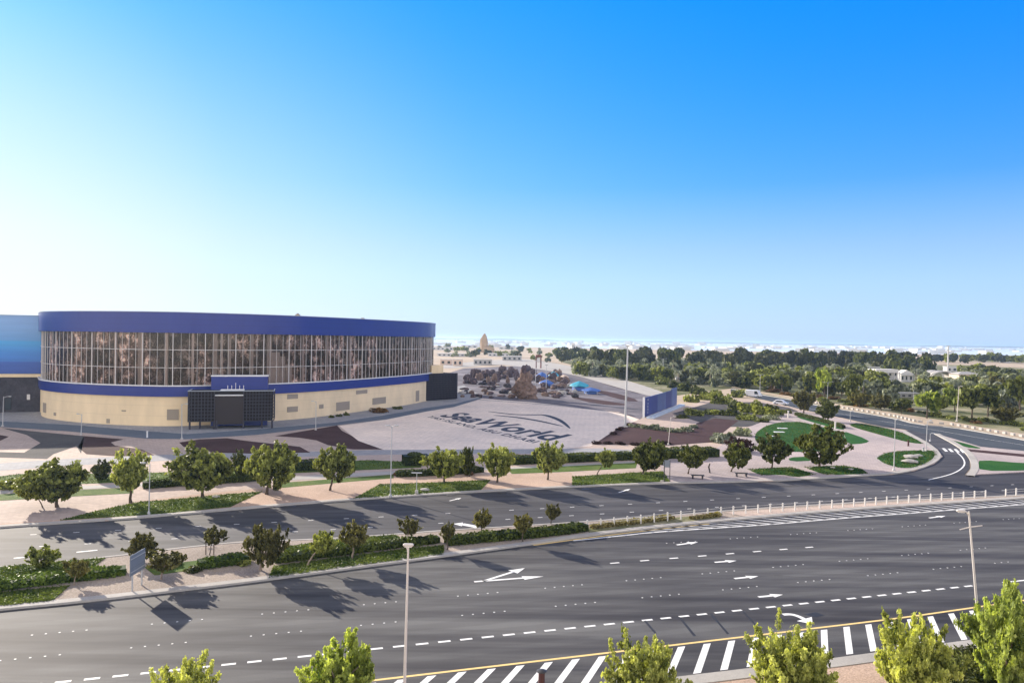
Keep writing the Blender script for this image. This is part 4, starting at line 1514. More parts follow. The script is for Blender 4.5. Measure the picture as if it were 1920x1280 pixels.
# post and rail fence along the median
def rail_fence(label, pxs, h=0.9):
    pts = P(*pxs, z=ZS)
    t = thing('rail_fence', label, 'fence', pts[0], 0)
    o = pts[0]
    for p in pts:
        b = MB(); b.box((0, 0, h / 2), (.14, .12, h), 0, .02); b.build('post', M['wpost'], t, loc=p - o)
    for z in (h * .55, h * .85):
        b = MB()
        b.tube([(q - o) + Vector((0, .0, z)) for q in pts], .018, 6)
        b.build('rail', M['wpost'], t)
    return t


def line_px(a, b_, step):
    n = max(1, int(abs(b_[0] - a[0]) / step))
    return [(a[0] + (b_[0] - a[0]) * k / n, a[1] + (b_[1] - a[1]) * k / n) for k in range(n + 1)]


fp = line_px((1101, 992), (1352, 966), 25)[:-1] + line_px((1352, 966), (1560, 952), 23)[:-1] + line_px((1560, 952), (1848, 932.5), 20.5)
rail_fence('long low fence of white posts along the paved median', fp)
rail_fence('short white post fence on the median beyond the gap at the road edge', line_px((1886, 930), (2100, 915), 18.5))

# hoarding beside the plaza
a_, b_ = G(1211, 785), G(1272, 761)
an = math.atan2(b_.y - a_.y, b_.x - a_.x)
L = (b_ - a_).length
t = thing('hoarding', 'dark blue hoarding on a pale beam at the corner of the plaza', 'hoarding', a_, an)
M['navy'] = M_panel('navy_hoarding', (0.030, 0.045, 0.20), (1, 8), 0.45, 0.25)
M['navy2'] = M_panel('faded_navy_hoarding', (0.075, 0.11, 0.26), (1, 8), 0.45, 0.3)
cuts = [0, .16, .36, .62, .80, 1.0]
for k in range(5):
    x0, x1 = L * cuts[k] + .06, L * cuts[k + 1] - .06
    hh = 4.5 if k != 4 else 4.9
    b = MB(); b.box(((x0 + x1) / 2, .5, hh / 2 + .3), (x1 - x0, .16 if k else .24, hh), 0, .02)
    b.build('panel', M['navy2'] if k in (2, 4) else M['navy'], t)
b = MB()
for k, z in enumerate((1.0, 1.75, 2.4, 3.1, 4.0)):
    x = L * .09
    if k in (0, 2):
        b.box((x, .37, z), (.5, .03, .1)); b.box((x - .2, .37, z + .18), (.1, .03, .35)); b.box((x, .37, z + .36), (.5, .03, .1))
    else:
        b.box((x, .37, z + .3), (.45, .03, .1)); b.box((x - .15, .37, z + .12), (.1, .03, .3)); b.box((x + .15, .37, z + .12), (.1, .03, .3))
b.build('lettering', M['paint'], t)
b = MB(); b.box((-.15, .5, 2.5), (.12, .5, 5.0)); b.build('end_post', M['white'], t)
b = MB(); b.box((L / 2, -1.0, .30), (L + 1.0, 1.6, .5), 0, .04); b.build('beam', M_plain('pale_blue_beam', (.50, .58, .66), .6), t)
for k in range(5):
    b = MB(); b.box((L * (k + .5) / 5, .95, 2.0), (.14, .7, 4.0)); b.build('brace', M['dkmetal'], t)

# pale stepping slabs and boulders lying in the lawns
for (px, py, w, lab) in ((1467, 803, 2.0, 'pale stepping slab farthest along the big lawn'), (1461, 810, 2.0, 'middle pale stepping slab on the big lawn'), (1450, 818, 2.0, 'pale stepping slab at the near edge of the big lawn')):
    p = G(px, py, Z4)
    b = MB(); b.box((0, 0, .05), (w, 1.0, .1), 0, .03)
    tag(b.build('stepping_slab', M['white'], loc=p), lab, 'slab')
for i, (px, py, w, lab) in enumerate(((1708, 858, 2.2, 'pale flat rock at the back of the oval lawn'), (1722, 855, 1.4, 'small pale flat rock beside the slip road edge of the oval lawn'), (1706, 867, 2.3, 'long pale flat rock at the front of the oval lawn'), (405, 932, .9, 'small white rock under the dark spreading tree on the lawn'), (796, 919, 1.1, 'low white rock on the triangular lawn by the T-topped lamp'), (992, 866, .8, 'round white rock by the clipped hedge before the plaza'), (1595, 880, .8, 'small pale rock on the lawn strip below the large spreading tree'), (1562, 877, .7, 'pale rock at the trunk of the large spreading tree'), (1609, 794, 1.2, 'white rocks at the tip of the island lawn by the upper road'), (1242, 902, .6, 'white stone at the lawn corner by the paved bay'))):
    p = G(px, py, Z4)
    tag(rock_mb(i + 3, w * .5, w * .4, w * .28, .25, 3).build('pale_rock', M['kerb'], loc=p, smooth=True), lab, 'rock')

# row of pale blocks at the kerb of the upper road
tp_ = P(*[(1500, 750.5), (1572, 764), (1675, 780.5), (1719, 791.5), (1784, 797), (1850, 808), (1920, 820), (1990, 834)])
sl = arc(tp_)
blk = None
nb = 46
for k in range(nb):
    q = at_arc(tp_, sl, sl[-1] * k / (nb - 1))
    q2 = at_arc(tp_, sl, min(sl[-1], sl[-1] * k / (nb - 1) + .5))
    an = math.atan2((q2 - q).y, (q2 - q).x) if k < nb - 1 else an
    if blk is None:
        b = MB(); b.box((0, 0, .26), (.95, .45, .52), 0, .06)
        blk = b.build('kerb_block', M['kerb'])
        tag(blk, 'pale stone block in the spaced row along the far kerb of the upper road', 'kerb block', 'stone blocks along the upper road')
        o = blk
    else:
        o = copy_thing(blk, (0, 0, 0))
    o.location = (q.x, q.y, 0.02)
    o.rotation_euler = (0, 0, an)

# vehicles
M['carwhite'] = M_plain('white_car_paint', (0.75, 0.76, 0.78), 0.25, 0, 0.02)
M['tyre'] = M_plain('tyre_rubber', (0.02, 0.02, 0.02), 0.8, 0, 0.1)


def car(label, p, rz, L=4.2, Hh=1.5, van=False):
    t = thing('parked_van' if van else 'parked_car', label, 'van' if van else 'car', p, rz)
    W_ = 1.75
    if van:
        prof = [(-L / 2, .35), (L / 2, .35), (L / 2, .95), (L / 2 - .35, 1.1), (L / 2 - .9, Hh), (-L / 2 + .05, Hh), (-L / 2, Hh - .1)]
        win = [(L / 2 - .45, 1.12), (L / 2 - .95, Hh - .12), (L / 2 - 1.9, Hh - .12), (L / 2 - 1.9, 1.12)]
    else:
        prof = [(-L / 2, .4), (L / 2, .4), (L / 2, .75), (L / 2 - .9, .92), (L / 2 - 1.55, Hh), (-L / 2 + 1.0, Hh), (-L / 2 + .35, .98), (-L / 2, .9)]
        win = [(L / 2 - 1.05, .95), (L / 2 - 1.6, Hh - .1), (-L / 2 + 1.05, Hh - .1), (-L / 2 + .5, 1.0)]
    b = MB()
    n = len(prof)
    for y0, y1, k0, k1 in ((-W_ / 2, -W_ / 2 + .12, .94, 1), (-W_ / 2 + .12, W_ / 2 - .12, 1, 1), (W_ / 2 - .12, W_ / 2, 1, .94)):
        vs = [(x * k0, y0, z * (k0 if z > .5 else 1)) for x, z in prof] + [(x * k1, y1, z * (k1 if z > .5 else 1)) for x, z in prof]
        b.add(vs, [(i, (i + 1) % n, n + (i + 1) % n, n + i) for i in range(n)])
    b.add([(x * .94, -W_ / 2, z * (.94 if z > .5 else 1)) for x, z in prof], [tuple(range(n))])
    b.add([(x * .94, W_ / 2, z * (.94 if z > .5 else 1)) for x, z in prof], [tuple(range(n - 1, -1, -1))])
    b.build('body', M['carwhite'], t)
    for sy in (-1, 1):
        b = MB(); b.prism([(x * .93, z * .94) for x, z in win], -.015, .015, True)
        w = b.build('side_window', M['pane'], t, loc=(0, sy * (W_ / 2 + .01), 0))
        w.rotation_euler = (PI / 2, 0, 0)
    for sx in (-1, 1):
        for sy in (-1, 1):
            b = MB(); b.tube([(0, -.1, 0), (0, .1, 0)], .32, 14)
            wl = b.build('wheel', M['tyre'], t, True, (sx * (L / 2 - .75), sy * (W_ / 2 - .06), .32))
            b = MB(); b.tube([(0, -.12, 0), (0, .12, 0)], .18, 10); b.build('rim', M['mull'], wl)
    for sy in (-.55, .55):
        b = MB(); b.box((L / 2 + .0, sy, .68), (.06, .3, .14)); b.build('headlight', M['lens'], t)
    return t


car('white van parked on the far bend of the upper road behind bushes', G(1413, 744, .02), -.75, 5.2, 2.3, True)
car('white car on the upper road by the round kerbside tree', G(1464, 759, .02), -.65)

# gully grates at the kerbs
for (x, y, lab) in ((546, 949, 'dark gully grate at the kerb of the pink gravel patch'), (845, 928, 'dark gully grate at the kerb by the second triangular lawn'), (944, 924, 'dark gully grate where the pink paving begins'), (1098, 917, 'dark gully grate at the corner of the rectangular lawn'), (1314, 908, 'dark gully grate in front of the paved bay'), (1510, 900, 'dark gully grate beside the striped lawn corner')):
    p = G(x, y, .01)
    b = MB()
    b.box((0, 0, .01), (.95, .5, .03), RANG)
    for k in range(5):
        b.box((math.cos(RANG) * (-.32 + .16 * k), math.sin(RANG) * (-.32 + .16 * k), .03), (.05, .44, .02), RANG)
    tag(b.build('gully_grate', M['dkmetal'], loc=p), lab, 'drain')
# ------------------------------------------------------------------ vegetation
M['bark'] = M_ground('bark', [(0.3, (0.060, 0.045, 0.036)), (0.7, (0.14, 0.11, 0.09))], 2, 6, 20, 0.9, 0.3, 0.8)
M['bark_pale'] = M_ground('pale_bark', [(0.3, (0.22, 0.17, 0.14)), (0.7, (0.36, 0.29, 0.24))], 2, 6, 20, 0.9, 0.3, 0.8)
M['leaf_mid'] = M_leaf('leaf_mid', (0.014, 0.025, 0.006), (0.44, 0.49, 0.14))
M['leaf_yel'] = M_leaf('leaf_yellow_green', (0.045, 0.070, 0.014), (0.60, 0.65, 0.22), 0.38)
M['leaf_dark'] = M_leaf('leaf_dark', (0.010, 0.018, 0.006), (0.19, 0.22, 0.07))
M['leaf_brown'] = M_leaf('leaf_olive', (0.026, 0.028, 0.012), (0.25, 0.24, 0.095))
M['leaf_bright'] = M_leaf('leaf_bright', (0.055, 0.10, 0.016), (0.62, 0.72, 0.20), 0.45)
M['leaf_silver'] = M_leaf('leaf_silver', (0.08, 0.10, 0.075), (0.44, 0.48, 0.39))
M['leaf_maroon'] = M_leaf('leaf_maroon', (0.020, 0.010, 0.010), (0.060, 0.028, 0.026), 0.15)
M['leaf_far'] = M_leaf('leaf_far', (0.022, 0.026, 0.015), (0.12, 0.13, 0.065), 0.2)
M['leaf_rust'] = M_leaf('leaf_rust', (0.07, 0.04, 0.02), (0.24, 0.14, 0.07), 0.2)
M['hedge'] = M_leaf('hedge_leaf', (0.014, 0.026, 0.008), (0.13, 0.17, 0.045), 0.2)
M['hedge_dry'] = M_leaf('hedge_leaf_straw', (0.10, 0.085, 0.035), (0.42, 0.38, 0.20), 0.2)
M['hedge_lit'] = M_leaf('hedge_leaf_bright', (0.022, 0.050, 0.010), (0.20, 0.29, 0.06), 0.2)

CR = {}
for kind, mat in (('mid', 'leaf_mid'), ('yel', 'leaf_yel'), ('dark', 'leaf_dark'), ('olive', 'leaf_brown'), ('bright', 'leaf_bright')):
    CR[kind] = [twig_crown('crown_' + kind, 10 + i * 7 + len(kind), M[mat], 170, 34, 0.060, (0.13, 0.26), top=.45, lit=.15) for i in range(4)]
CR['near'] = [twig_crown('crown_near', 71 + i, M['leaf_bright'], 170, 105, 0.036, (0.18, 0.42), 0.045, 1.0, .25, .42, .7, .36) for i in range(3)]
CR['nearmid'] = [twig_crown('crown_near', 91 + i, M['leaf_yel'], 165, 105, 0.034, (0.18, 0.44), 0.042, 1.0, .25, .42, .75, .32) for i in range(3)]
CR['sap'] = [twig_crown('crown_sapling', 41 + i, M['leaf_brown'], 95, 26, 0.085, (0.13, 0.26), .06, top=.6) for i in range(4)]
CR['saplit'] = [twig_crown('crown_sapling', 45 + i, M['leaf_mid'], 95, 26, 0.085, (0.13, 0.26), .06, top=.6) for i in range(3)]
CR['far'] = [crown_mesh('crown_far', 51 + i, M['leaf_far'], 620, 0.15, 9) for i in range(5)]
CR['farmid'] = [crown_mesh('crown_far', 61 + i, M['leaf_mid'], 800, 0.13, 10) for i in range(3)]
CR['fardark'] = [crown_mesh('crown_far', 65 + i, M['leaf_dark'], 800, 0.13, 10) for i in range(3)]
CR['farbright'] = [crown_mesh('crown_far', 67 + i, M['leaf_bright'], 900, 0.13, 10) for i in range(2)]
CR['silver'] = [crown_mesh('crown_far', 81 + i, M['leaf_silver'], 620, 0.14, 9) for i in range(3)]
CR['palm'] = [palm_mesh('palm_crown', 31 + i, M['leaf_silver']) for i in range(3)]
CR['mound_s'] = [crown_mesh('mound_silver', 101 + i, M['leaf_silver'], 700, 0.13, 9, 0.6, (0.35, 0.5), 0.0, 0.4, 1.3) for i in range(2)]
CR['mound_d'] = [crown_mesh('mound_dark', 105 + i, M['leaf_dark'], 700, 0.13, 9, 0.6, (0.35, 0.5), 0.0, 0.4, 1.3) for i in range(2)]
CR['mound_m'] = [crown_mesh('mound_maroon', 108 + i, M['leaf_maroon'], 700, 0.13, 9, 0.6, (0.35, 0.5), 0.0, 0.4, 1.3) for i in range(2)]
CR['mound_g'] = [crown_mesh('mound_green', 111 + i, M['leaf_mid'], 700, 0.13, 9, 0.6, (0.35, 0.5), 0.0, 0.4, 1.3) for i in range(2)]
CR['mound_r'] = [crown_mesh('mound_rust', 114 + i, M['leaf_rust'], 700, 0.13, 9, 0.6, (0.35, 0.5), 0.0, 0.4, 1.3) for i in range(2)]
rt = random.Random(77)


def tree(kind, base, box, label, r=0.11, z=0.13, bark='bark', name='roadside_tree', group=None, limbs=4, stakes=0, cat='tree', depth=1.0):
    p = G(base[0], base[1], z)
    s = scale_at(p)
    x0, y0, x1, y1 = box
    dx = ((x0 + x1) / 2 - base[0]) * s
    cr = (x1 - x0) / 2 * s * 1.04
    zb, zt = (base[1] - y1) * s, (base[1] - y0) * s
    ch = zt - zb
    t = thing(name, label, cat, p, 0, group)
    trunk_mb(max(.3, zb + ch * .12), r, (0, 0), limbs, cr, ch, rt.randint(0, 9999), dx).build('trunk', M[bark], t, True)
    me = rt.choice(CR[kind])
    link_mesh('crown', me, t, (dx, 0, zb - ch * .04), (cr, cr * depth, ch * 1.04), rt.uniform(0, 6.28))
    for k in range(stakes):
        b = MB(); xx = (-.35, .3)[k]
        b.tube([(xx, .1, 0), (xx, .1, zb + .2)], .04, 6); b.build('stake', M['bark'], t)
    return t


GV = 'trees along the far verge'
tree('mid', (80, 951), (28, 885, 92, 932), 'small thin-trunked tree merging into its larger spreading neighbour on the gravel', .05, group=GV)
tree('mid', (107, 950), (38, 855, 162, 930), 'broad flat-topped tree on pink gravel, lit along its upper edge', .14, group=GV)
tree('yel', (245, 942), (206, 842, 279, 912), 'upright yellow-green tree with a straight dark trunk on the triangular lawn', .13, group=GV)
tree('mid', (380, 932), (314, 830, 442, 908), 'wide dark tree at the tip of the first triangular lawn', .15, group=GV)
tree('mid', (500, 926), (456, 827, 560, 908), 'large dense round-crowned tree on the gravel beside the lawn edge', .15, group=GV)
tree('mid', (619, 919), (587, 832, 667, 896), 'medium round tree alone in the middle of the gravel patch', .11, group=GV)
tree('mid', (833, 904), (794, 835, 874, 888), 'bushy tree in front of the plaza with a dark shrub behind it', .11, group=GV)
tree('dark', (880, 893), (862, 838, 890, 884), 'dark narrow tree pressed behind the bushy tree before the plaza', .07, group=GV)
tree('yel', (932, 904), (899, 829, 969, 886), 'light green open-crowned tree at the corner of the pink paving', .10, group=GV)
tree('yel', (1027, 899), (997, 826, 1066, 880), 'light green tree on the pink paving below the plaza lettering', .10, group=GV)
tree('yel', (1119, 891), (1118, 838, 1157, 872), 'slender leaning young tree on the rectangular lawn', .06, group=GV)
tree('dark', (1205, 888), (1183, 822, 1256, 876), 'dark leaning tree at the lawn corner beside the paved bay', .11, group=GV)
tree('dark', (1290, 888), (1271, 835, 1327, 872), 'small dark tree in the paved bay behind the first bench', .08, group=GV)
tree('dark', (1371, 884), (1352, 828, 1413, 872), 'dark leaning tree in the paved bay behind the second bench', .09, group=GV)
tree('dark', (1447, 878), (1413, 813, 1486, 862), 'dark tree with a short trunk at the striped lawn corner', .11, group=GV)
tree('dark', (1536, 875), (1488, 795, 1592, 862), 'large spreading tree in front of the big lawn', .15, group=GV)
tree('olive', (1507, 774), (1484, 727, 1529, 765), 'olive round tree at the kerb of the upper road', .16, group=GV)
tree('dark', (1552, 790), (1530, 753, 1572, 781), 'dark ball-shaped tree on the paving beside the upper road', .12, group=GV)
tree('dark', (190, 898), (170, 860, 211, 896), 'small dark bushy tree between the two lawns', .06, group=GV)
tree('dark', (450, 902), (432, 842, 468, 888), 'dark narrow tree filling the gap behind the two large verge trees', .07, group=GV)

GM = 'young trees planted along the median'
tree('saplit', (83, 1062), (50, 1020, 108, 1058), 'young tree on the median lawn by the far road dashes', .05, .14, group=GM)
tree('sap', (139, 1096), (122, 1045, 167, 1078), 'thin young tree in front of the bright green hedge', .04, .14, 'bark_pale', group=GM)
tree('olive', (268, 1052), (238, 998, 299, 1042), 'round lit young tree just behind the grey road sign', .06, .14, group=GM)
tree('sap', (302, 1086), (272, 1030, 348, 1064), 'low spreading young tree with a pale trunk beside the road sign', .06, .14, 'bark_pale', group=GM)
tree('sap', (393, 1040), (376, 986, 426, 1016), 'staked sapling at the far road edge with two dark stakes', .035, .14, 'bark', group=GM, stakes=2)
tree('olive', (488, 1068), (459, 982, 537, 1052), 'largest median tree, dense and dark with a short pale trunk', .09, .14, 'bark_pale', group=GM)
tree('saplit', (577, 1060), (578, 994, 632, 1032), 'leaning median tree with a bent pale trunk', .06, .14, 'bark_pale', group=GM)
tree('sap', (661, 1047), (639, 979, 693, 1020), 'yellowish median tree above the long dark hedge', .06, .14, 'bark_pale', group=GM)
tree('sap', (763, 1014), (746, 967, 788, 999), 'small round-headed median tree directly behind the tall near lamp', .045, .14, 'bark_pale', group=GM)
tree('sap', (839, 1030), (823, 978, 855, 1008), 'little median tree at the end of the gravel with a stout trunk', .05, .14, group=GM)
tree('sap', (903, 995), (883, 953, 924, 985), 'round median tree by the painted turn arrow of the far road', .045, .14, group=GM)
tree('sap', (980, 1015), (960, 962, 998, 993), 'median tree in front of the hedge opposite the pink paving', .05, .14, group=GM)
tree('sap', (1033, 981), (1020, 943, 1050, 970), 'smallest round median tree at the end of the row near the white fence', .04, .14, group=GM)

GN = 'bright green trees on the near verge'
tree('nearmid', (330, 1392), (262, 1236, 420, 1362), 'treetop of a near-verge tree under the lane dashes', .12, .13, 'bark_pale', group=GN)
tree('near', (628, 1345), (548, 1184, 716, 1325), 'bright bushy near-verge tree beside the tall lamp', .13, .13, 'bark_pale', group=GN)
tree('nearmid', (1212, 1330), (1134, 1186, 1284, 1318), 'near-verge tree with several pointed shoots over the hatching', .13, .13, 'bark_pale', group=GN)
tree('nearmid', (1478, 1322), (1392, 1166, 1574, 1312), 'wide dense near-verge tree between gravel and hatching', .14, .13, 'bark_pale', group=GN)
tree('nearmid', (1735, 1312), (1634, 1140, 1792, 1304), 'tall leaning near-verge tree beside the slanted lamp', .14, .13, 'bark_pale', group=GN)
tree('near', (1892, 1290), (1806, 1078, 1965, 1262), 'vivid yellow-green near-verge tree partly hiding the slanted lamp', .15, .13, 'bark_pale', group=GN)

# hedges
def hedge(label, px, w, h, mat='hedge', seed=0, z=0.13, dens=60, size=.13):
    me = hedge_mesh('hedge', P(*px, z=z), w, h, M[mat], seed, dens, size)
    o = link_mesh('hedge', me, None, (0, 0, z))
    return tag(o, label, 'hedge')


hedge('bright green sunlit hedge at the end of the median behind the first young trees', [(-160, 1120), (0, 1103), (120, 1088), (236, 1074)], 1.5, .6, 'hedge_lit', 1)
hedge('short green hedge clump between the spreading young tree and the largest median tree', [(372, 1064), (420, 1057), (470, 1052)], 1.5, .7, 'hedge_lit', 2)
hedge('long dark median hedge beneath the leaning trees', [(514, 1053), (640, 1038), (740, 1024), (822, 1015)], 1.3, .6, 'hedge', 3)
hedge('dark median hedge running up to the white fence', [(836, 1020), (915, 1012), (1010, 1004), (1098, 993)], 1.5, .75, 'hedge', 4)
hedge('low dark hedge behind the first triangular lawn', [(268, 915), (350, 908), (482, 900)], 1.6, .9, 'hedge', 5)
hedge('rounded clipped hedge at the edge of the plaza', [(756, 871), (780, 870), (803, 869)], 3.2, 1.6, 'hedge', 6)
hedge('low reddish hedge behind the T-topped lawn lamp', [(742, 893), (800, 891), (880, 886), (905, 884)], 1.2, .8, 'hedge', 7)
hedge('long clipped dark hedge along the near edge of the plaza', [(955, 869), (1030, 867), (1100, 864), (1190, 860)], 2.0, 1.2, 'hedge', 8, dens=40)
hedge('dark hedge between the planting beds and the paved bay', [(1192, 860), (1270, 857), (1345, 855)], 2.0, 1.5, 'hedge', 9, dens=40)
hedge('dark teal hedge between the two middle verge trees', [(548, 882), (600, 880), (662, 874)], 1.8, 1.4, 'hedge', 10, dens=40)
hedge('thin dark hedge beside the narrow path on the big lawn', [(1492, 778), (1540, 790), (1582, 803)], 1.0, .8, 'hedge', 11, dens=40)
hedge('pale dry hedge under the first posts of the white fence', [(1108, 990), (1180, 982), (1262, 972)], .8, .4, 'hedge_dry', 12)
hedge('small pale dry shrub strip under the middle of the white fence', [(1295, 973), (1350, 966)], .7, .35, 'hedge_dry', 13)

# shrubs
def shrub(kind, px, w, h, label, group=None, z=.13, dz=1.0):
    p = G(px[0], px[1], z)
    s = scale_at(p)
    o = link_mesh('shrub', rt.choice(CR[kind]), None, (p.x, p.y, z - .02), (w * s / 2, w * s / 2 * dz, h * s), rt.uniform(0, 6))
    return tag(o, label, 'shrub', group)


GS = 'silver shrubs in the beds beside the hoarding'
for px, w, h in [((1190, 800), 26, 10), ((1212, 803), 30, 12), ((1236, 806), 28, 11), ((1262, 809), 34, 13), ((1288, 808), 30, 13), ((1228, 800), 24, 9), ((1300, 802), 22, 10)]:
    shrub('mound_s', px, w, h, 'low grey-green mound shrub in the bed below the hoarding', GS)
GS2 = 'dark shrubs along the edge of the maroon bed'
for px, w, h in [((1118, 832), 22, 10), ((1140, 832), 24, 9), ((1165, 833), 24, 9), ((1192, 834), 26, 9), ((1218, 834), 22, 8), ((1160, 806), 20, 10), ((1176, 798), 18, 9), ((1150, 814), 18, 8), ((1250, 832), 26, 9)]:
    shrub('mound_m', px, w, h, 'dark maroon mound shrub at the rim of the planting bed', GS2)
shrub('mound_m', (1386, 846), 62, 42, 'large dark maroon shrub behind the small trees of the paved bay')
shrub('mound_s', (1358, 828), 60, 30, 'big silvery shrub at the end of the maroon bed')
shrub('mound_s', (1392, 816), 40, 26, 'silvery grey shrub next to the big lawn')
shrub('mound_m', (1302, 852), 34, 18, 'dark red shrub above the dark bay hedge')
shrub('mound_g', (1302, 778), 44, 18, 'green shrub beside the dark soil by the hoarding')
shrub('mound_g', (1334, 776), 40, 14, 'light green shrub in front of the maroon patch')
shrub('mound_d', (1428, 790), 40, 16, 'dark shrub at the head of the big lawn')
shrub('mound_s', (1448, 786), 36, 18, 'grey-green shrub by the head of the narrow path')
shrub('mound_d', (1278, 783), 36, 9, 'flat dark shrub on the pale ground behind the hoarding beam')
GD = 'dense shrubs between hoarding and upper road'
for px, w, h in [((1296, 752), 44, 24), ((1322, 748), 40, 22), ((1352, 756), 54, 32), ((1380, 764), 50, 30), ((1402, 772), 46, 26), ((1428, 776), 44, 24), ((1452, 779), 40, 20), ((1368, 778), 46, 20), ((1398, 786), 50, 20), ((1340, 742), 40, 20), ((1310, 738), 40, 22), ((1282, 732), 40, 24), ((1420, 764), 36, 20), ((1445, 768), 34, 16), ((1475, 774), 26, 12), ((1384, 744), 28, 22), ((1262, 726), 36, 20), ((1240, 720), 40, 24), ((1212, 712), 36, 24)]:
    shrub(rt.choice(['mound_d', 'mound_d', 'mound_g']), px, w, h, 'dense dark shrub in the thicket between the hoarding and the upper road', GD, dz=.8)
for px, w, h, k, lab in [((622, 782), 16, 9, 'mound_d', 'dark shrub at the foot of the beige wall, first of three'), ((636, 780), 16, 9, 'mound_d', 'dark shrub in the middle of the three at the beige wall'), ((650, 778), 14, 9, 'mound_d', 'dark shrub beside the wall louvre, last of three'), ((712, 772), 46, 13, 'mound_r', 'dry brown shrub against the beige wall'), ((746, 766), 24, 10, 'mound_d', 'dark shrub next to the dry brown one at the beige wall'), ((20, 914), 60, 26, 'mound_g', 'leafy green shrub beside the white footpath'), ((880, 890), 26, 10, 'mound_r', 'small rusty shrub at the end of the low reddish hedge'), ((745, 890), 26, 12, 'mound_r', 'small rusty shrub at the start of the low reddish hedge'), ((325, 1060), 40, 16, 'mound_d', 'dark low shrub on the median beyond the spreading young tree'), ((362, 1070), 40, 16, 'mound_d', 'dark round shrub beside the broken median hedge'), ((210, 1072), 36, 14, 'mound_g', 'ragged green shrub between road sign and bright hedge'), ((455, 1058), 34, 16, 'mound_g', 'pale green low shrub at the foot of the largest median tree')]:
    shrub(k, px, w, h, lab)
# ground cover under the near trees
for px, w, h, lab in [((1800, 1275), 150, 40, 'dark green ground shrub behind the slanted lamp'), ((1890, 1250), 130, 34, 'dark green ground shrub under the vivid near tree'), ((1745, 1300), 130, 40, 'dark green ground shrub below the leaning near tree')]:
    shrub('mound_d', px, w, h, lab)

# ------------------------------------------------------------------ park and tree belt
def far_tree(kind, px, py, w, h, label, group, crown_low=.12, z=0.0, trunk=False, dens=None, name='park_tree'):
    p = G(px, py, z)
    s = scale_at(p)
    W_, H_ = w * s, h * s
    me = rt.choice(CR[kind])
    if trunk:
        t = thing(name, label, 'palm' if kind == 'palm' else 'tree', p, 0, group)
        if kind == 'palm':
            b = MB(); b.tube([(0, 0, 0), (.05 * H_, 0, H_ * .7)], [.03 * H_, .022 * H_], 7); b.build('trunk', M['bark_pale'], t, True)
            link_mesh('crown', me, t, (.05 * H_, 0, H_ * .45), (W_ / 2, W_ / 2, H_ * .5), rt.uniform(0, 6))
        else:
            trunk_mb(H_ * .4, .022 * H_, (0, 0), 3, W_ / 2, H_ * .6, rt.randint(0, 999)).build('trunk', M['bark'], t)
            link_mesh('crown', me, t, (0, 0, H_ * crown_low), (W_ / 2, W_ / 2, H_ * (1 - crown_low)), rt.uniform(0, 6))
        return t
    o = link_mesh(name, me, None, (p.x, p.y, -.02 * H_), (W_ / 2, W_ / 2, H_), rt.uniform(0, 6))
    return tag(o, label, 'tree', group)


GB = 'trees of the dark belt along the skyline'
rb = random.Random(3)
# horizon belt
for row, (dy, hh, n) in enumerate(((0, 30, 34), (9, 30, 30))):
    for k in range(n):
        x = 1042 + (1742 - 1042) * (k + rb.uniform(.1, .9)) / n
        hz = 635.4 + .015 * (x - 960)
        top = hz + 11 + rb.uniform(-4, 4) + dy * .6
        bot = hz + 44 + dy + rb.uniform(-3, 3)
        if x < 1110:
            bot -= 10
        far_tree(rb.choice(['far', 'far', 'fardark']), x, bot, rb.uniform(30, 46), bot - top, 'dark bushy tree in the belt along the skyline', GB, name='belt_tree')
GB2 = 'trees of the low belt behind the sandy yard'
for k in range(22):
    x = 1742 + (1990 - 1742) * (k + rb.uniform(0, 1)) / 22
    hz = 635.4 + .015 * (x - 960)
    bot = hz + 31 + rb.uniform(-2, 2)
    far_tree(rb.choice(['far', 'farmid']), x, bot, rb.uniform(20, 30), rb.uniform(13, 19), 'small dark tree in the low belt behind the sandy yard', GB2, name='belt_tree')
# sparse belt on the construction side
GB3 = 'sparse trees beyond the rock yard'
for k in range(26):
    x = 822 + (1045 - 822) * (k + rb.uniform(0, 1)) / 26
    bot = 660 + rb.uniform(-6, 14) + (6 if x > 980 else 0)
    far_tree(rb.choice(['far', 'silver', 'farmid']), x, bot, rb.uniform(12, 24), rb.uniform(7, 15), 'hazy olive tree on the pale land beyond the rock yard', GB3, name='belt_tree')
# mid park: silver trees and palms
GP = 'silvery trees across the park'
GPP = 'pale palms across the park'
for k in range(185):
    x = rb.uniform(1080, 1660)
    t = (x - 1080) / 580
    y0 = 688 + t * 8
    y1 = 706 + t * 44
    y = y0 + (y1 - y0) * rb.random() ** .8
    h = 12 + (y - 670) * .32 + rb.uniform(-3, 5)
    kd = rb.choice(['silver', 'silver', 'silver', 'palm', 'palm', 'farmid', 'fardark', 'far'])
    if kd == 'palm':
        far_tree('palm', x, y, h * .9, h * 1.25, 'pale grey-green palm among the park trees', GPP, trunk=True, name='palm_tree')
    else:
        far_tree(kd, x, y, h * rb.uniform(1.1, 1.6), h, 'silvery or dull green park tree between skyline belt and upper road', GP)
GP3 = 'park trees around the white villas'
for k in range(95):
    x = rb.uniform(1655, 1960)
    t = (x - 1655) / 300
    y = rb.uniform(697 + t * 4, 752 + t * 20)
    if (1738 < x < 1802 and y < 730) or (1640 < x < 1718 and 714 < y < 740):
        continue
    h = 12 + (y - 680) * .28 + rb.uniform(-2, 4)
    kd = rb.choice(['silver', 'silver', 'farmid', 'fardark', 'palm', 'silver'])
    if kd == 'palm':
        far_tree('palm', x, y, h * .9, h * 1.25, 'palm standing among the white villas', GP3, trunk=True, name='palm_tree')
    else:
        far_tree(kd, x, y, h * rb.uniform(1.1, 1.6), h, 'dull green garden tree around the white villas', GP3)
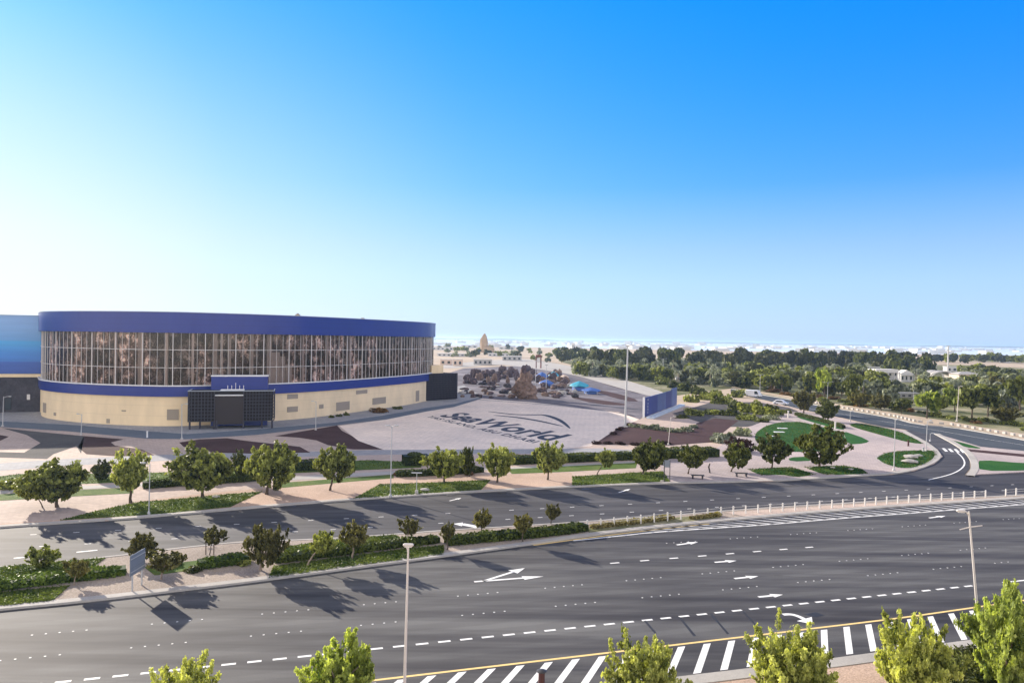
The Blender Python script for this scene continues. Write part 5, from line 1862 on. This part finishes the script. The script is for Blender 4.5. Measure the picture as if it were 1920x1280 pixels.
# larger individual trees along the upper road
big = [('fardark', 1466, 738, 44, 38, 'dark full tree behind the far bend of the upper road'), ('fardark', 1446, 735, 30, 32, 'dark narrow tree beside the full one at the far bend'),
       ('farmid', 1520, 742, 46, 44, 'mid-green tree behind the olive kerb tree'), ('farbright', 1546, 748, 40, 62, 'light yellow-green tree by the forked lamp'),
       ('fardark', 1598, 758, 54, 58, 'broad dark tree on the sand verge of the upper road'), ('olive', 1612, 764, 44, 34, 'brownish low tree beside the broad dark one'),
       ('olive', 1652, 770, 44, 34, 'yellow-olive round tree in front of the villas'), ('farbright', 1738, 784, 60, 56, 'bright green leaning tree with a pale trunk near the tall lamp'),
       ('farmid', 1762, 780, 40, 40, 'green tree tucked behind the bright leaning one'), ('fardark', 1822, 786, 56, 62, 'dark green round tree just past the tall lamp'),
       ('farbright', 1790, 772, 46, 50, 'bright crown above the lamp before the dark trees'), ('fardark', 1852, 780, 60, 58, 'dark wide tree by the parked sand lay-by'),
       ('olive', 1886, 794, 54, 38, 'low olive tree on the lawn at the road edge'), ('fardark', 1912, 770, 64, 66, 'large shadowed tree behind the low olive tree'),
       ('silver', 1905, 730, 60, 40, 'pale grey tree rising over the large shadowed one'), ('olive', 1862, 740, 50, 40, 'dry brownish tree above the dark wide one'), ('fardark', 1690, 776, 44, 30, 'dark low tree beside the yellow-olive one')]
for k, x, y, w, h, lab in big:
    far_tree(k, x, y, w, h, lab, 'larger trees along the upper road', .18, trunk=True)
GV2 = 'low shrubs on the sand verge'
for k in range(34):
    t = k / 33
    x = 1440 + 520 * t + rb.uniform(-6, 6)
    y = 733 + 77 * t + rb.uniform(-5, 4)
    shrub(rb.choice(['mound_d', 'mound_g', 'mound_g', 'mound_r']), (x, y), rb.uniform(14, 32), rb.uniform(7, 15), 'low ragged shrub on the sand verge of the upper road', GV2, z=.02)
GV3 = 'round dark bushes of the hedge beyond the sandy yard'
for k in range(14):
    x = 1838 + 9 * k
    shrub('mound_d', (x, 697 + k * .5), rb.uniform(14, 22), rb.uniform(8, 13), 'round dark bush in the bank beyond the villas', GV3, z=0.0)
shrub('mound_r', (1448, 734), 44, 8, 'low red flower bed shrub behind the far bend of the upper road')

# short grass standing on the verge and median lawns: far too many blades to count
def turf(px, n, mat, size, seed, z=ZG, hgt=.06):
    rng = np.random.default_rng(seed)
    poly = P(*px, z=z)
    xs = [p.x for p in poly]; ys = [p.y for p in poly]
    out = []
    while len(out) < n:
        x, y = rng.uniform(min(xs), max(xs)), rng.uniform(min(ys), max(ys))
        c = False
        j = len(poly) - 1
        for i in range(len(poly)):
            a, b_ = poly[i], poly[j]
            if (a.y > y) != (b_.y > y) and x < (b_.x - a.x) * (y - a.y) / (b_.y - a.y) + a.x:
                c = not c
            j = i
        if c:
            out.append((x, y, z + rng.uniform(0, hgt)))
    pos = np.array(out)
    v = leaf_arrays(pos, np.tile(np.array([0, 0, .4]), (n, 1)), size, rng, .3, .35, 1.0)
    w = np.array([noise.noise(Vector((p[0] * .5, p[1] * .5, 3.0))) for p in out])
    return v, .45 + .5 * w + rng.normal(scale=.2, size=n)


M['turf'] = M_leaf('grass_blades', (0.022, 0.050, 0.010), (0.20, 0.25, 0.06), .25, 0)
tv, tt = [], []
for i, (q, n) in enumerate((([(112, 975), (190, 955), (262, 940), (310, 937), (400, 928), (492, 921), (432, 950), (300, 963)], 5000), ([(662, 935), (712, 907), (790, 905), (920, 899), (902, 918), (800, 925)], 4200), ([(1073, 893), (1180, 886), (1243, 883), (1256, 902), (1200, 904), (1073, 911)], 3800), ([(505, 1083), (512, 1061), (640, 1044), (760, 1028), (832, 1022), (832, 1039), (640, 1064)], 4000), ([(-60, 1116), (0, 1110), (130, 1097), (98, 1126), (0, 1136), (-60, 1142)], 2200), ([(0, 1062), (100, 1053), (198, 1045), (178, 1060), (235, 1075), (0, 1108)], 3000), ([(535, 1024), (620, 1012), (740, 1002), (760, 1012), (640, 1026), (530, 1040)], 2000), ([(0, 892), (60, 886), (220, 888), (330, 884), (560, 868), (690, 862), (790, 866), (790, 876), (560, 886), (330, 900), (200, 905), (0, 912)], 4500), ([(945, 858), (1000, 852), (1200, 850), (1330, 848), (1330, 857), (1190, 862), (1060, 867), (950, 872)], 3000), ([(1400, 879), (1484, 875), (1530, 889), (1496, 894), (1462, 889), (1428, 891)], 1500), ([(1506, 875), (1580, 872), (1615, 878), (1630, 888), (1547, 890)], 1500), ([(1415, 812), (1435, 798), (1462, 791), (1500, 790), (1530, 797), (1580, 811), (1590, 832), (1560, 845), (1475, 848), (1417, 832)], 6000), ([(1642, 858), (1657, 849), (1686, 845), (1732, 843), (1755, 845), (1757, 855), (1741, 868), (1714, 877), (1686, 877), (1657, 869)], 3000), ([(1592, 794), (1614, 793), (1664, 803), (1690, 810), (1714, 821), (1733, 832), (1710, 830), (1688, 825), (1640, 812), (1598, 800)], 2500))):
    a, b_ = turf(q, n, None, .13, 500 + i)
    tv.append(a); tt.append(b_ - (.22 if i > 8 else 0))
o = link_mesh('lawn_grass', mesh_from_quads('lawn_grass', np.concatenate(tv), np.concatenate(tt), M['turf']))
tag(o, kind='stuff')
# loose ivy-like ground cover under the near trees
a, b_ = turf([(1690, 1245), (1760, 1228), (1850, 1215), (1935, 1196), (1990, 1300), (1850, 1330), (1700, 1330)], 9000, None, .16, 777, ZS, .45)
o = link_mesh('undergrowth', mesh_from_quads('undergrowth', a, b_, M['leaf_dark']))
tag(o, kind='stuff')
# ------------------------------------------------------------------ rock yard and distant buildings
M['rock_dark'] = M_ground('dark_rockwork', [(0.3, (0.035, 0.028, 0.036)), (0.5, (0.10, 0.075, 0.085)), (0.74, (0.26, 0.20, 0.21))], 0.15, 0.9, 4, 0.9, 0.35, 0.8)
M['rock_brown'] = M_ground('brown_rockwork', [(0.3, (0.085, 0.058, 0.05)), (0.5, (0.20, 0.14, 0.115)), (0.72, (0.36, 0.27, 0.23))], 0.15, 0.9, 4, 0.9, 0.3, 0.8)
M['tan'] = M_ground('tan_rock', [(0.3, (0.30, 0.21, 0.13)), (0.7, (0.46, 0.34, 0.22))], 0.05, 0.3, 2, 0.9, 0.15, 0.5)
M['teal'] = M_plain('turquoise_canvas', (0.035, 0.36, 0.50), 0.5, 0, 0.2, .3)
M['bluecanvas'] = M_plain('blue_canvas', (0.045, 0.13, 0.42), 0.5, 0, 0.3, .3)
M['redpost'] = M_plain('dark_red_steel', (0.16, 0.045, 0.04), 0.6, 0, 0.2)
M['bwhite'] = M_ground('white_render', [(0.3, (0.50, 0.49, 0.48)), (0.7, (0.66, 0.65, 0.63))], 0.05, 0.5, 3, 0.8, 0.05, 0.1)
M['bpink'] = M_ground('sunlit_sand_render', [(0.3, (0.56, 0.44, 0.36)), (0.7, (0.70, 0.56, 0.46))], 0.05, 0.5, 3, 0.8, 0.05, 0.1)

# main rock sculpture: stacked weathered blocks
p = G(985, 747, 0)
s = scale_at(p)
t = thing('rock_tower', 'tall brown weathered rock sculpture standing alone in front of the rock yard', 'rock sculpture', p)
b = rock_mb(5, 21 * s, 17 * s, 40 * s, .42, 4); b.build('base_rock', M['rock_brown'], t, True)
b = rock_mb(8, 11 * s, 10 * s, 34 * s, .45, 4); b.build('upper_rock', M['rock_brown'], t, True, (-1 * s, 0, 24 * s))
b = rock_mb(9, 6 * s, 5 * s, 18 * s, .4, 3); b.build('top_rock', M['rock_dark'], t, True, (-3 * s, 0, 46 * s))
rr = random.Random(21)
RG = 'jagged rocks at the back of the rock yard'
for k in range(58):
    x = 876 + (1062 - 876) * (k + rr.uniform(0, 1)) / 58
    y = 706 + rr.uniform(-8, 14) + (8 if x > 1010 else 0)
    p = G(x, y, 0)
    s = scale_at(p)
    w, h = rr.uniform(8, 17), rr.uniform(9, 21)
    o = rock_mb(130 + k, w * s * .5, w * s * .45, h * s, .42, 3).build('jagged_rock', M[rr.choice(['rock_dark', 'rock_dark', 'rock_brown'])], None, False, (p.x, p.y, 0))
    o.rotation_euler = (0, 0, rr.uniform(0, 6))
    tag(o, 'dark jagged rock in the heap at the back of the rock yard', 'rock', RG)
RG2 = 'low pale rocks scattered over the rock yard'
for k in range(90):
    x = rr.uniform(862, 1100)
    y = rr.uniform(718, 746)
    if abs(x - 985) < 24:
        continue
    p = G(x, y, 0)
    s = scale_at(p)
    w, h = rr.uniform(7, 22), rr.uniform(3, 9)
    o = rock_mb(80 + k, w * s * .5, w * s * .35, h * s, .35, 3).build('low_rock', M[rr.choice(['rock_dark', 'rock_dark', 'darkstone', 'rock_brown', 'concrete'])], None, False, (p.x, p.y, 0))
    o.rotation_euler = (0, 0, rr.uniform(0, 6))
    tag(o, 'low grey rock lying on the open ground of the rock yard', 'rock', RG2)


def canopy(px, py, w, h, mat, label):
    p = G(px, py, 0)
    s = scale_at(p)
    t = thing('canopy', label, 'canopy', p)
    W_, H_ = w * s, h * s
    nu, nv = 16, 6
    vs, fs = [], []
    for i in range(nv + 1):
        tt = i / nv
        r = W_ / 2 * (1 - tt ** 1.6) + .02
        z = H_ * (.45 + .55 * tt)
        for k in range(nu):
            a = 2 * PI * k / nu
            sc = 1 + .09 * math.cos(4 * a) * (1 - tt)
            vs.append((r * math.cos(a) * sc, r * math.sin(a) * sc, z + .06 * H_ * math.cos(4 * a) * (1 - tt)))
    for i in range(nv):
        for k in range(nu):
            j = (k + 1) % nu
            fs.append((i * nu + k, i * nu + j, (i + 1) * nu + j, (i + 1) * nu + k))
    b = MB(); b.add(vs, fs); b.build('fabric_roof', M[mat], t, True)
    for k in range(4):
        a = PI / 4 + PI / 2 * k
        b = MB(); b.tube([(W_ * .44 * math.cos(a), W_ * .44 * math.sin(a), 0), (W_ * .42 * math.cos(a), W_ * .42 * math.sin(a), H_ * .5)], .12, 6); b.build('pole', M['pole'], t)
    b = MB(); b.box((0, 0, H_ * .22), (W_ * .6, W_ * .6, H_ * .44), .3, .1); b.build('stall', M['bluecanvas'], t)


canopy(1086, 732, 34, 18, 'teal', 'widest turquoise domed canopy at the end of the rock yard')
canopy(1038, 712, 18, 16, 'teal', 'small bright turquoise canopy behind the blue ones')
canopy(1016, 714, 22, 17, 'bluecanvas', 'blue canopy next to the jagged rocks')
canopy(1024, 726, 26, 15, 'bluecanvas', 'blue canopy in front of the small turquoise one')
canopy(1108, 738, 34, 12, 'bluecanvas', 'low dark blue canopy before the widest turquoise one')
canopy(1058, 712, 16, 10, 'bpink', 'low pale pink canopy between the turquoise canopies')
for i, (px, py, lab) in enumerate(((1004, 722, 'thin steel mast rising beside the rock sculpture'), (1024, 730, 'thin steel mast before the blue canopies'))):
    p = G(px, py, 0)
    s = scale_at(p)
    t = thing('steel_mast', lab, 'mast', p)
    b = MB(); b.tube([(0, 0, 0), (0, 0, 46 * s)], [.14, .08], 8); b.build('pole', M['pole'], t)
    b = MB(); b.box((0, 0, 46 * s), (1.0, .3, .3)); b.build('lamp_head', M['pole'], t)
# dark red gantry with white box
p = G(1005, 690, 0)
s = scale_at(p)
t = thing('gantry', 'dark red steel gantry with a white box beside the pale track', 'gantry', p)
for x in (0, 9):
    b = MB(); b.tube([(x * s, 0, 0), (x * s, 0, 24 * s)], [.45, .35], 8); b.build('leg', M['redpost'], t)
b = MB(); b.box((4.5 * s, 0, 23 * s), (10 * s, .7, 1.4)); b.build('beam', M['redpost'], t)
b = MB(); b.box((4.5 * s, 0, 15 * s), (6 * s, 2, 8 * s), 0, .1); b.build('box', M['bwhite'], t)
# far tan tower on its mound
p = G(912, 661, 0)
s = scale_at(p)
t = thing('tan_tower', 'tan rock-like tower on a mound standing far off against the sky', 'tower', p)
b = rock_mb(3, 7 * s, 6 * s, 42 * s, .18, 4); b.build('shaft', M['tan'], t, False, (-5 * s, 0, 0))
b = rock_mb(4, 13 * s, 10 * s, 15 * s, .15, 4); b.build('mound', M['tan'], t, False, (2 * s, 0, 0))


def house(px, py, w, h, label, mat='bwhite', depth=.8, roof='flat', win=3, cols=0, rz=0.0, name='villa', floors=1):
    p = G(px, py, 0)
    s = scale_at(p)
    W_, H_ = w * s, h * s
    D = W_ * depth
    t = thing(name, label, 'house', p, rz)
    b = MB(); b.box((0, D / 2, H_ / 2), (W_, D, H_)); b.build('wall', M[mat], t)
    if roof == 'flat':
        b = MB(); b.box((0, D / 2, H_ + .2), (W_ * 1.06, D * 1.06, .4)); b.build('roof', M['bwhite'], t)
    elif roof == 'gable':
        b = MB()
        x, y0, y1, z = W_ * .56, -D * .05, D * 1.05, H_ * .5
        b.add([(-x, y0, H_), (x, y0, H_), (0, y0, H_ + z), (-x, y1, H_), (x, y1, H_), (0, y1, H_ + z)], [(0, 1, 2), (5, 4, 3), (0, 2, 5, 3), (1, 4, 5, 2), (0, 3, 4, 1)])
        b.build('roof', M['bwhite'], t)
    elif roof == 'hip':
        b = MB()
        x, y0, y1, z = W_ * .56, -D * .06, D * 1.06, H_ * .5
        b.add([(-x, y0, H_), (x, y0, H_), (x, y1, H_), (-x, y1, H_), (-x * .3, D / 2, H_ + z), (x * .3, D / 2, H_ + z)], [(0, 1, 5, 4), (1, 2, 5), (2, 3, 4, 5), (3, 0, 4), (3, 2, 1, 0)])
        b.build('roof', M['concrete'], t)
    for f in range(floors):
        for k in range(win):
            x = -W_ / 2 + W_ * (k + .5) / win
            z = H_ * (f + .5) / floors
            b = MB(); b.box((x, -.03, z), (W_ / win * .45, .1, H_ / floors * .45)); fr = b.build('window', M['pane'], t)
    for k in range(cols):
        x = -W_ * .5 + W_ * k / max(1, cols - 1)
        b = MB(); b.box((x, -W_ * .14, H_ * .42), (W_ * .035, W_ * .035, H_ * .84)); b.build('column', M['bwhite'], t)
    if cols:
        b = MB(); b.box((0, -W_ * .07, H_ * .87), (W_ * 1.05, W_ * .2, H_ * .06)); b.build('porch_roof', M['bwhite'], t)
    return t


house(1663, 722, 40, 28, 'white two-storey villa with a columned porch among park trees', win=4, cols=5, floors=2, roof='flat')
house(1700, 716, 24, 15, 'white villa with a pitched roof beside the columned one', roof='gable', win=3, cols=3)
house(1632, 733, 30, 14, 'open white pergola house in front of the villas', win=3, cols=6, depth=.5)
house(1650, 697, 44, 8, 'long low white house at the edge of the skyline belt', win=6, depth=.3)
house(1736, 694, 40, 9, 'white flat house before the sandy yard with dark openings', win=4, depth=.4)
house(1790, 697, 30, 9, 'small white house behind the arched roof', win=3, depth=.4)
house(1840, 722, 34, 12, 'sandy pink house among dry garden trees', 'bpink', win=3, depth=.5)
house(1818, 712, 40, 10, 'pale hip-roofed house next to the sandy pink one', 'bpink', roof='hip', win=3)
house(1888, 680, 14, 9, 'little white gabled house in the low belt beyond the yard', roof='gable', win=1)
house(1556, 683, 20, 6, 'small white house showing between the belt trees', win=3, depth=.4)
house(1150, 688, 24, 6, 'low white house by the park trees near the plaza lamp', win=3, depth=.4)
house(1238, 706, 40, 5, 'long low white wall building before the belt', win=5, depth=.2)
house(1285, 712, 34, 4, 'low white terrace among the silvery trees', win=3, depth=.3)
house(1700, 745, 46, 7, 'grey garden pavilion behind the yellow-olive tree', 'concrete', win=4, depth=.3)
house(1195, 692, 20, 5, 'tiny white kiosk among the pale palms', win=2, depth=.5)
house(1140, 672, 16, 6, 'small pale block at the start of the skyline belt', win=2, depth=.4)
# white arched roof
p = G(1770, 709, 0)
s = scale_at(p)
t = thing('arched_shelter', 'white arched roof shelter beside the tall mast', 'shelter', p)
for y in (0, 6, 12):
    pts = [(math.cos(PI * k / 14) * 23 * s, y, math.sin(PI * k / 14) * 13 * s) for k in range(15)]
    b = MB(); b.tube(pts, .35, 8); b.build('arch_rib', M['bwhite'], t, True)
b = MB()
pts = [(math.cos(PI * k / 14) * 22.8 * s, math.sin(PI * k / 14) * 12.8 * s) for k in range(15)]
vs = [(x, 2, z) for x, z in pts] + [(x, 11, z) for x, z in pts]
b.add(vs, [(k, k + 1, 16 + k, 15 + k) for k in range(14)])
b.build('roof_skin', M['concrete'], t, True)
# tall mast
p = G(1777, 706, 0)
s = scale_at(p)
t = thing('tall_mast', 'tall white mast with two crossbars rising above the park', 'mast', p)
b = MB(); b.tube([(0, 0, 0), (0, 0, 57 * s)], [1.6 * s, 1.1 * s], 10); b.build('pole', M['bwhite'], t, True)
for z, w in ((50, 6), (58, 9)):
    b = MB(); b.box((0, 0, z * s), (w * s, .8, .9 * s), 0, .05); b.build('crossbar', M['pole'], t)

# pale buildings beyond the rock yard
for i, (px, py, w, h, mat, lab) in enumerate(((836, 684, 22, 10, 'bpink', 'sunlit pinkish site building next to the service block'), (858, 686, 18, 12, 'bpink', 'sunlit pink building with bays beside its twin'), (850, 668, 60, 5, 'bwhite', 'long low white shed on the pale land'), (935, 668, 40, 5, 'bwhite', 'low white shed below the tan tower'), (960, 676, 36, 8, 'concrete', 'grey site building behind the jagged rocks'), (905, 684, 34, 10, 'concrete', 'blocky grey building at the end of the jagged rocks'), (830, 656, 40, 5, 'bwhite', 'hazy white building far beyond the arena'), (880, 652, 30, 5, 'bwhite', 'hazy white building before the tan tower'), (950, 655, 30, 4, 'bwhite', 'hazy white block beyond the tan tower'), (1075, 655, 5, 12, 'bwhite', 'slim white water tower on the skyline'))):
    house(px, py, w, h, lab, mat, win=max(2, int(w / 8)), depth=.5, name='site_building')

# distant town on the shore: nobody could count it
b = MB()
rr = random.Random(8)
for k in range(330):
    y = rr.uniform(1500, 4200) if rr.random() < .6 else rr.uniform(4200, 9000)
    x = rr.uniform(-.14, .85) * y
    w, d, h = rr.uniform(10, 40), rr.uniform(12, 40), rr.uniform(3, 8) * (1 + (rr.random() < .05) * 1.2)
    b.box((x, y, h / 2), (w, d, h), rr.uniform(0, 1.5))
tag(b.build('distant_town', M['bwhite']), 'hazy white town scattered along the far shore', kind='stuff')
# ------------------------------------------------------------------ air, sun, sky
HZ = 0.00010
m, nt = nodes_of('air_haze')
v = N(nt, 'ShaderNodeVolumePrincipled')
v.inputs['Color'].default_value = (0.50, 0.72, 1.0, 1)
v.inputs['Density'].default_value = HZ
v.inputs['Anisotropy'].default_value = 0.35
o = N(nt, 'ShaderNodeOutputMaterial')
nt.links.new(v.outputs[0], o.inputs['Volume'])
b = MB(); b.box((1500, 6800, 16.5), (23000, 15000, 35))
tag(b.build('haze', m), kind='stuff')

SUN_AZ, SUN_EL = R(-45), R(17.5)
sd = Vector((math.sin(SUN_AZ) * math.cos(SUN_EL), math.cos(SUN_AZ) * math.cos(SUN_EL), math.sin(SUN_EL)))
sl_ = bpy.data.lights.new('sun', 'SUN')
sl_.energy = 5.0
sl_.angle = R(0.53)
sl_.color = (1.0, 0.89, 0.74)
so = bpy.data.objects.new('sun', sl_)
COL.objects.link(so)
so.rotation_euler = sd.to_track_quat('Z', 'Y').to_euler()
so.location = sd * 200

FILL_BAND = 11.0
w = bpy.data.worlds.new('World')
SC.world = w
w.use_nodes = True
nt = w.node_tree
bg = nt.nodes['Background']
sky = N(nt, 'ShaderNodeTexSky')
sky.sky_type = 'NISHITA'
sky.sun_disc = False
sky.sun_elevation = SUN_EL
sky.sun_rotation = SUN_AZ
sky.altitude = 20
sky.air_density = 1.0
sky.dust_density = 0.12
sky.ozone_density = 2.5
gm = N(nt, 'ShaderNodeGamma')
gm.inputs[1].default_value = 0.64
nt.links.new(sky.outputs[0], gm.inputs[0])
hs = N(nt, 'ShaderNodeHueSaturation')
hs.inputs['Saturation'].default_value = 1.8
nt.links.new(gm.outputs[0], hs.inputs['Color'])
tc = N(nt, 'ShaderNodeTexCoord')
sx = N(nt, 'ShaderNodeSeparateXYZ')
nt.links.new(tc.outputs['Generated'], sx.inputs[0])
# clear blue high in the view, paler and bluer than the model near the horizon
rp = ramp(nt, [(0.0, (0.66, 0.84, 1.9)), (0.12, (0.74, 0.80, 1.6)), (0.45, (0.02, 0.93, 1.6))], sx.outputs[2])
cc = mixc(nt, 1, hs.outputs[0], rp.outputs[0], 'MULTIPLY')
zf = ramp(nt, [(0.43, (0, 0, 0)), (0.60, (0.85, 0.85, 0.85))], sx.outputs[2])
cc = mixc(nt, zf.outputs[0], cc, (2.6, 2.35, 2.05))  # neutral warm overhead, added above the view to make the fill less blue
hz_ = ramp(nt, [(0.0, (0.75, 0.75, 0.75)), (0.035, (0.6, 0.6, 0.6)), (0.20, (0, 0, 0))], sx.outputs[2])
cc = mixc(nt, hz_.outputs[0], cc, (1.55, 2.25, 3.3))
# pale dusty aureole low on the sun's side
dv = N(nt, 'ShaderNodeVectorMath', operation='DOT_PRODUCT')
nt.links.new(tc.outputs['Generated'], dv.inputs[0])
dv.inputs[1].default_value = (math.sin(SUN_AZ), math.cos(SUN_AZ), 0.12)
au = ramp(nt, [(0.45, (0, 0, 0)), (0.75, (0.08, 0.08, 0.08)), (0.92, (0.36, 0.36, 0.36)), (1.0, (0.7, 0.7, 0.7))], dv.outputs['Value'])
au.color_ramp.interpolation = 'B_SPLINE'
az_ = ramp(nt, [(0.0, (1, 1, 1)), (0.22, (0.75, 0.75, 0.75)), (0.42, (0.12, 0.12, 0.12))], sx.outputs[2])
az_.color_ramp.interpolation = 'B_SPLINE'
am = N(nt, 'ShaderNodeMath', operation='MULTIPLY')
nt.links.new(au.outputs[0], am.inputs[0])
nt.links.new(az_.outputs[0], am.inputs[1])
cc = mixc(nt, am.outputs[0], cc, (3.5, 3.55, 3.6))
# warm fill band added low in the sky behind the camera, for facing walls
my = N(nt, 'ShaderNodeMapRange')
for k_, v_ in zip((1, 2, 3, 4), (0.05, -0.45, 0.0, 1.0)):
    my.inputs[k_].default_value = v_
nt.links.new(sx.outputs[1], my.inputs[0])
mz = ramp(nt, [(0.0, (1, 1, 1)), (0.22, (0.8, 0.8, 0.8)), (0.45, (0, 0, 0))], sx.outputs[2])
mm = N(nt, 'ShaderNodeMath', operation='MULTIPLY')
nt.links.new(my.outputs[0], mm.inputs[0])
nt.links.new(mz.outputs[0], mm.inputs[1])
cc = mixc(nt, mm.outputs[0], cc, (FILL_BAND * 1.0, FILL_BAND * 0.89, FILL_BAND * 0.72))
nt.links.new(cc, bg.inputs[0])
bg.inputs[1].default_value = 0.15

SC.view_settings.view_transform = 'Standard'
SC.view_settings.look = 'None'
SC.view_settings.exposure = 1.1
SC.view_settings.gamma = 1.0
SC.cycles.use_denoising = True
SC.cycles.max_bounces = 8
SC.cycles.transparent_max_bounces = 12
SC.cycles.volume_bounces = 0
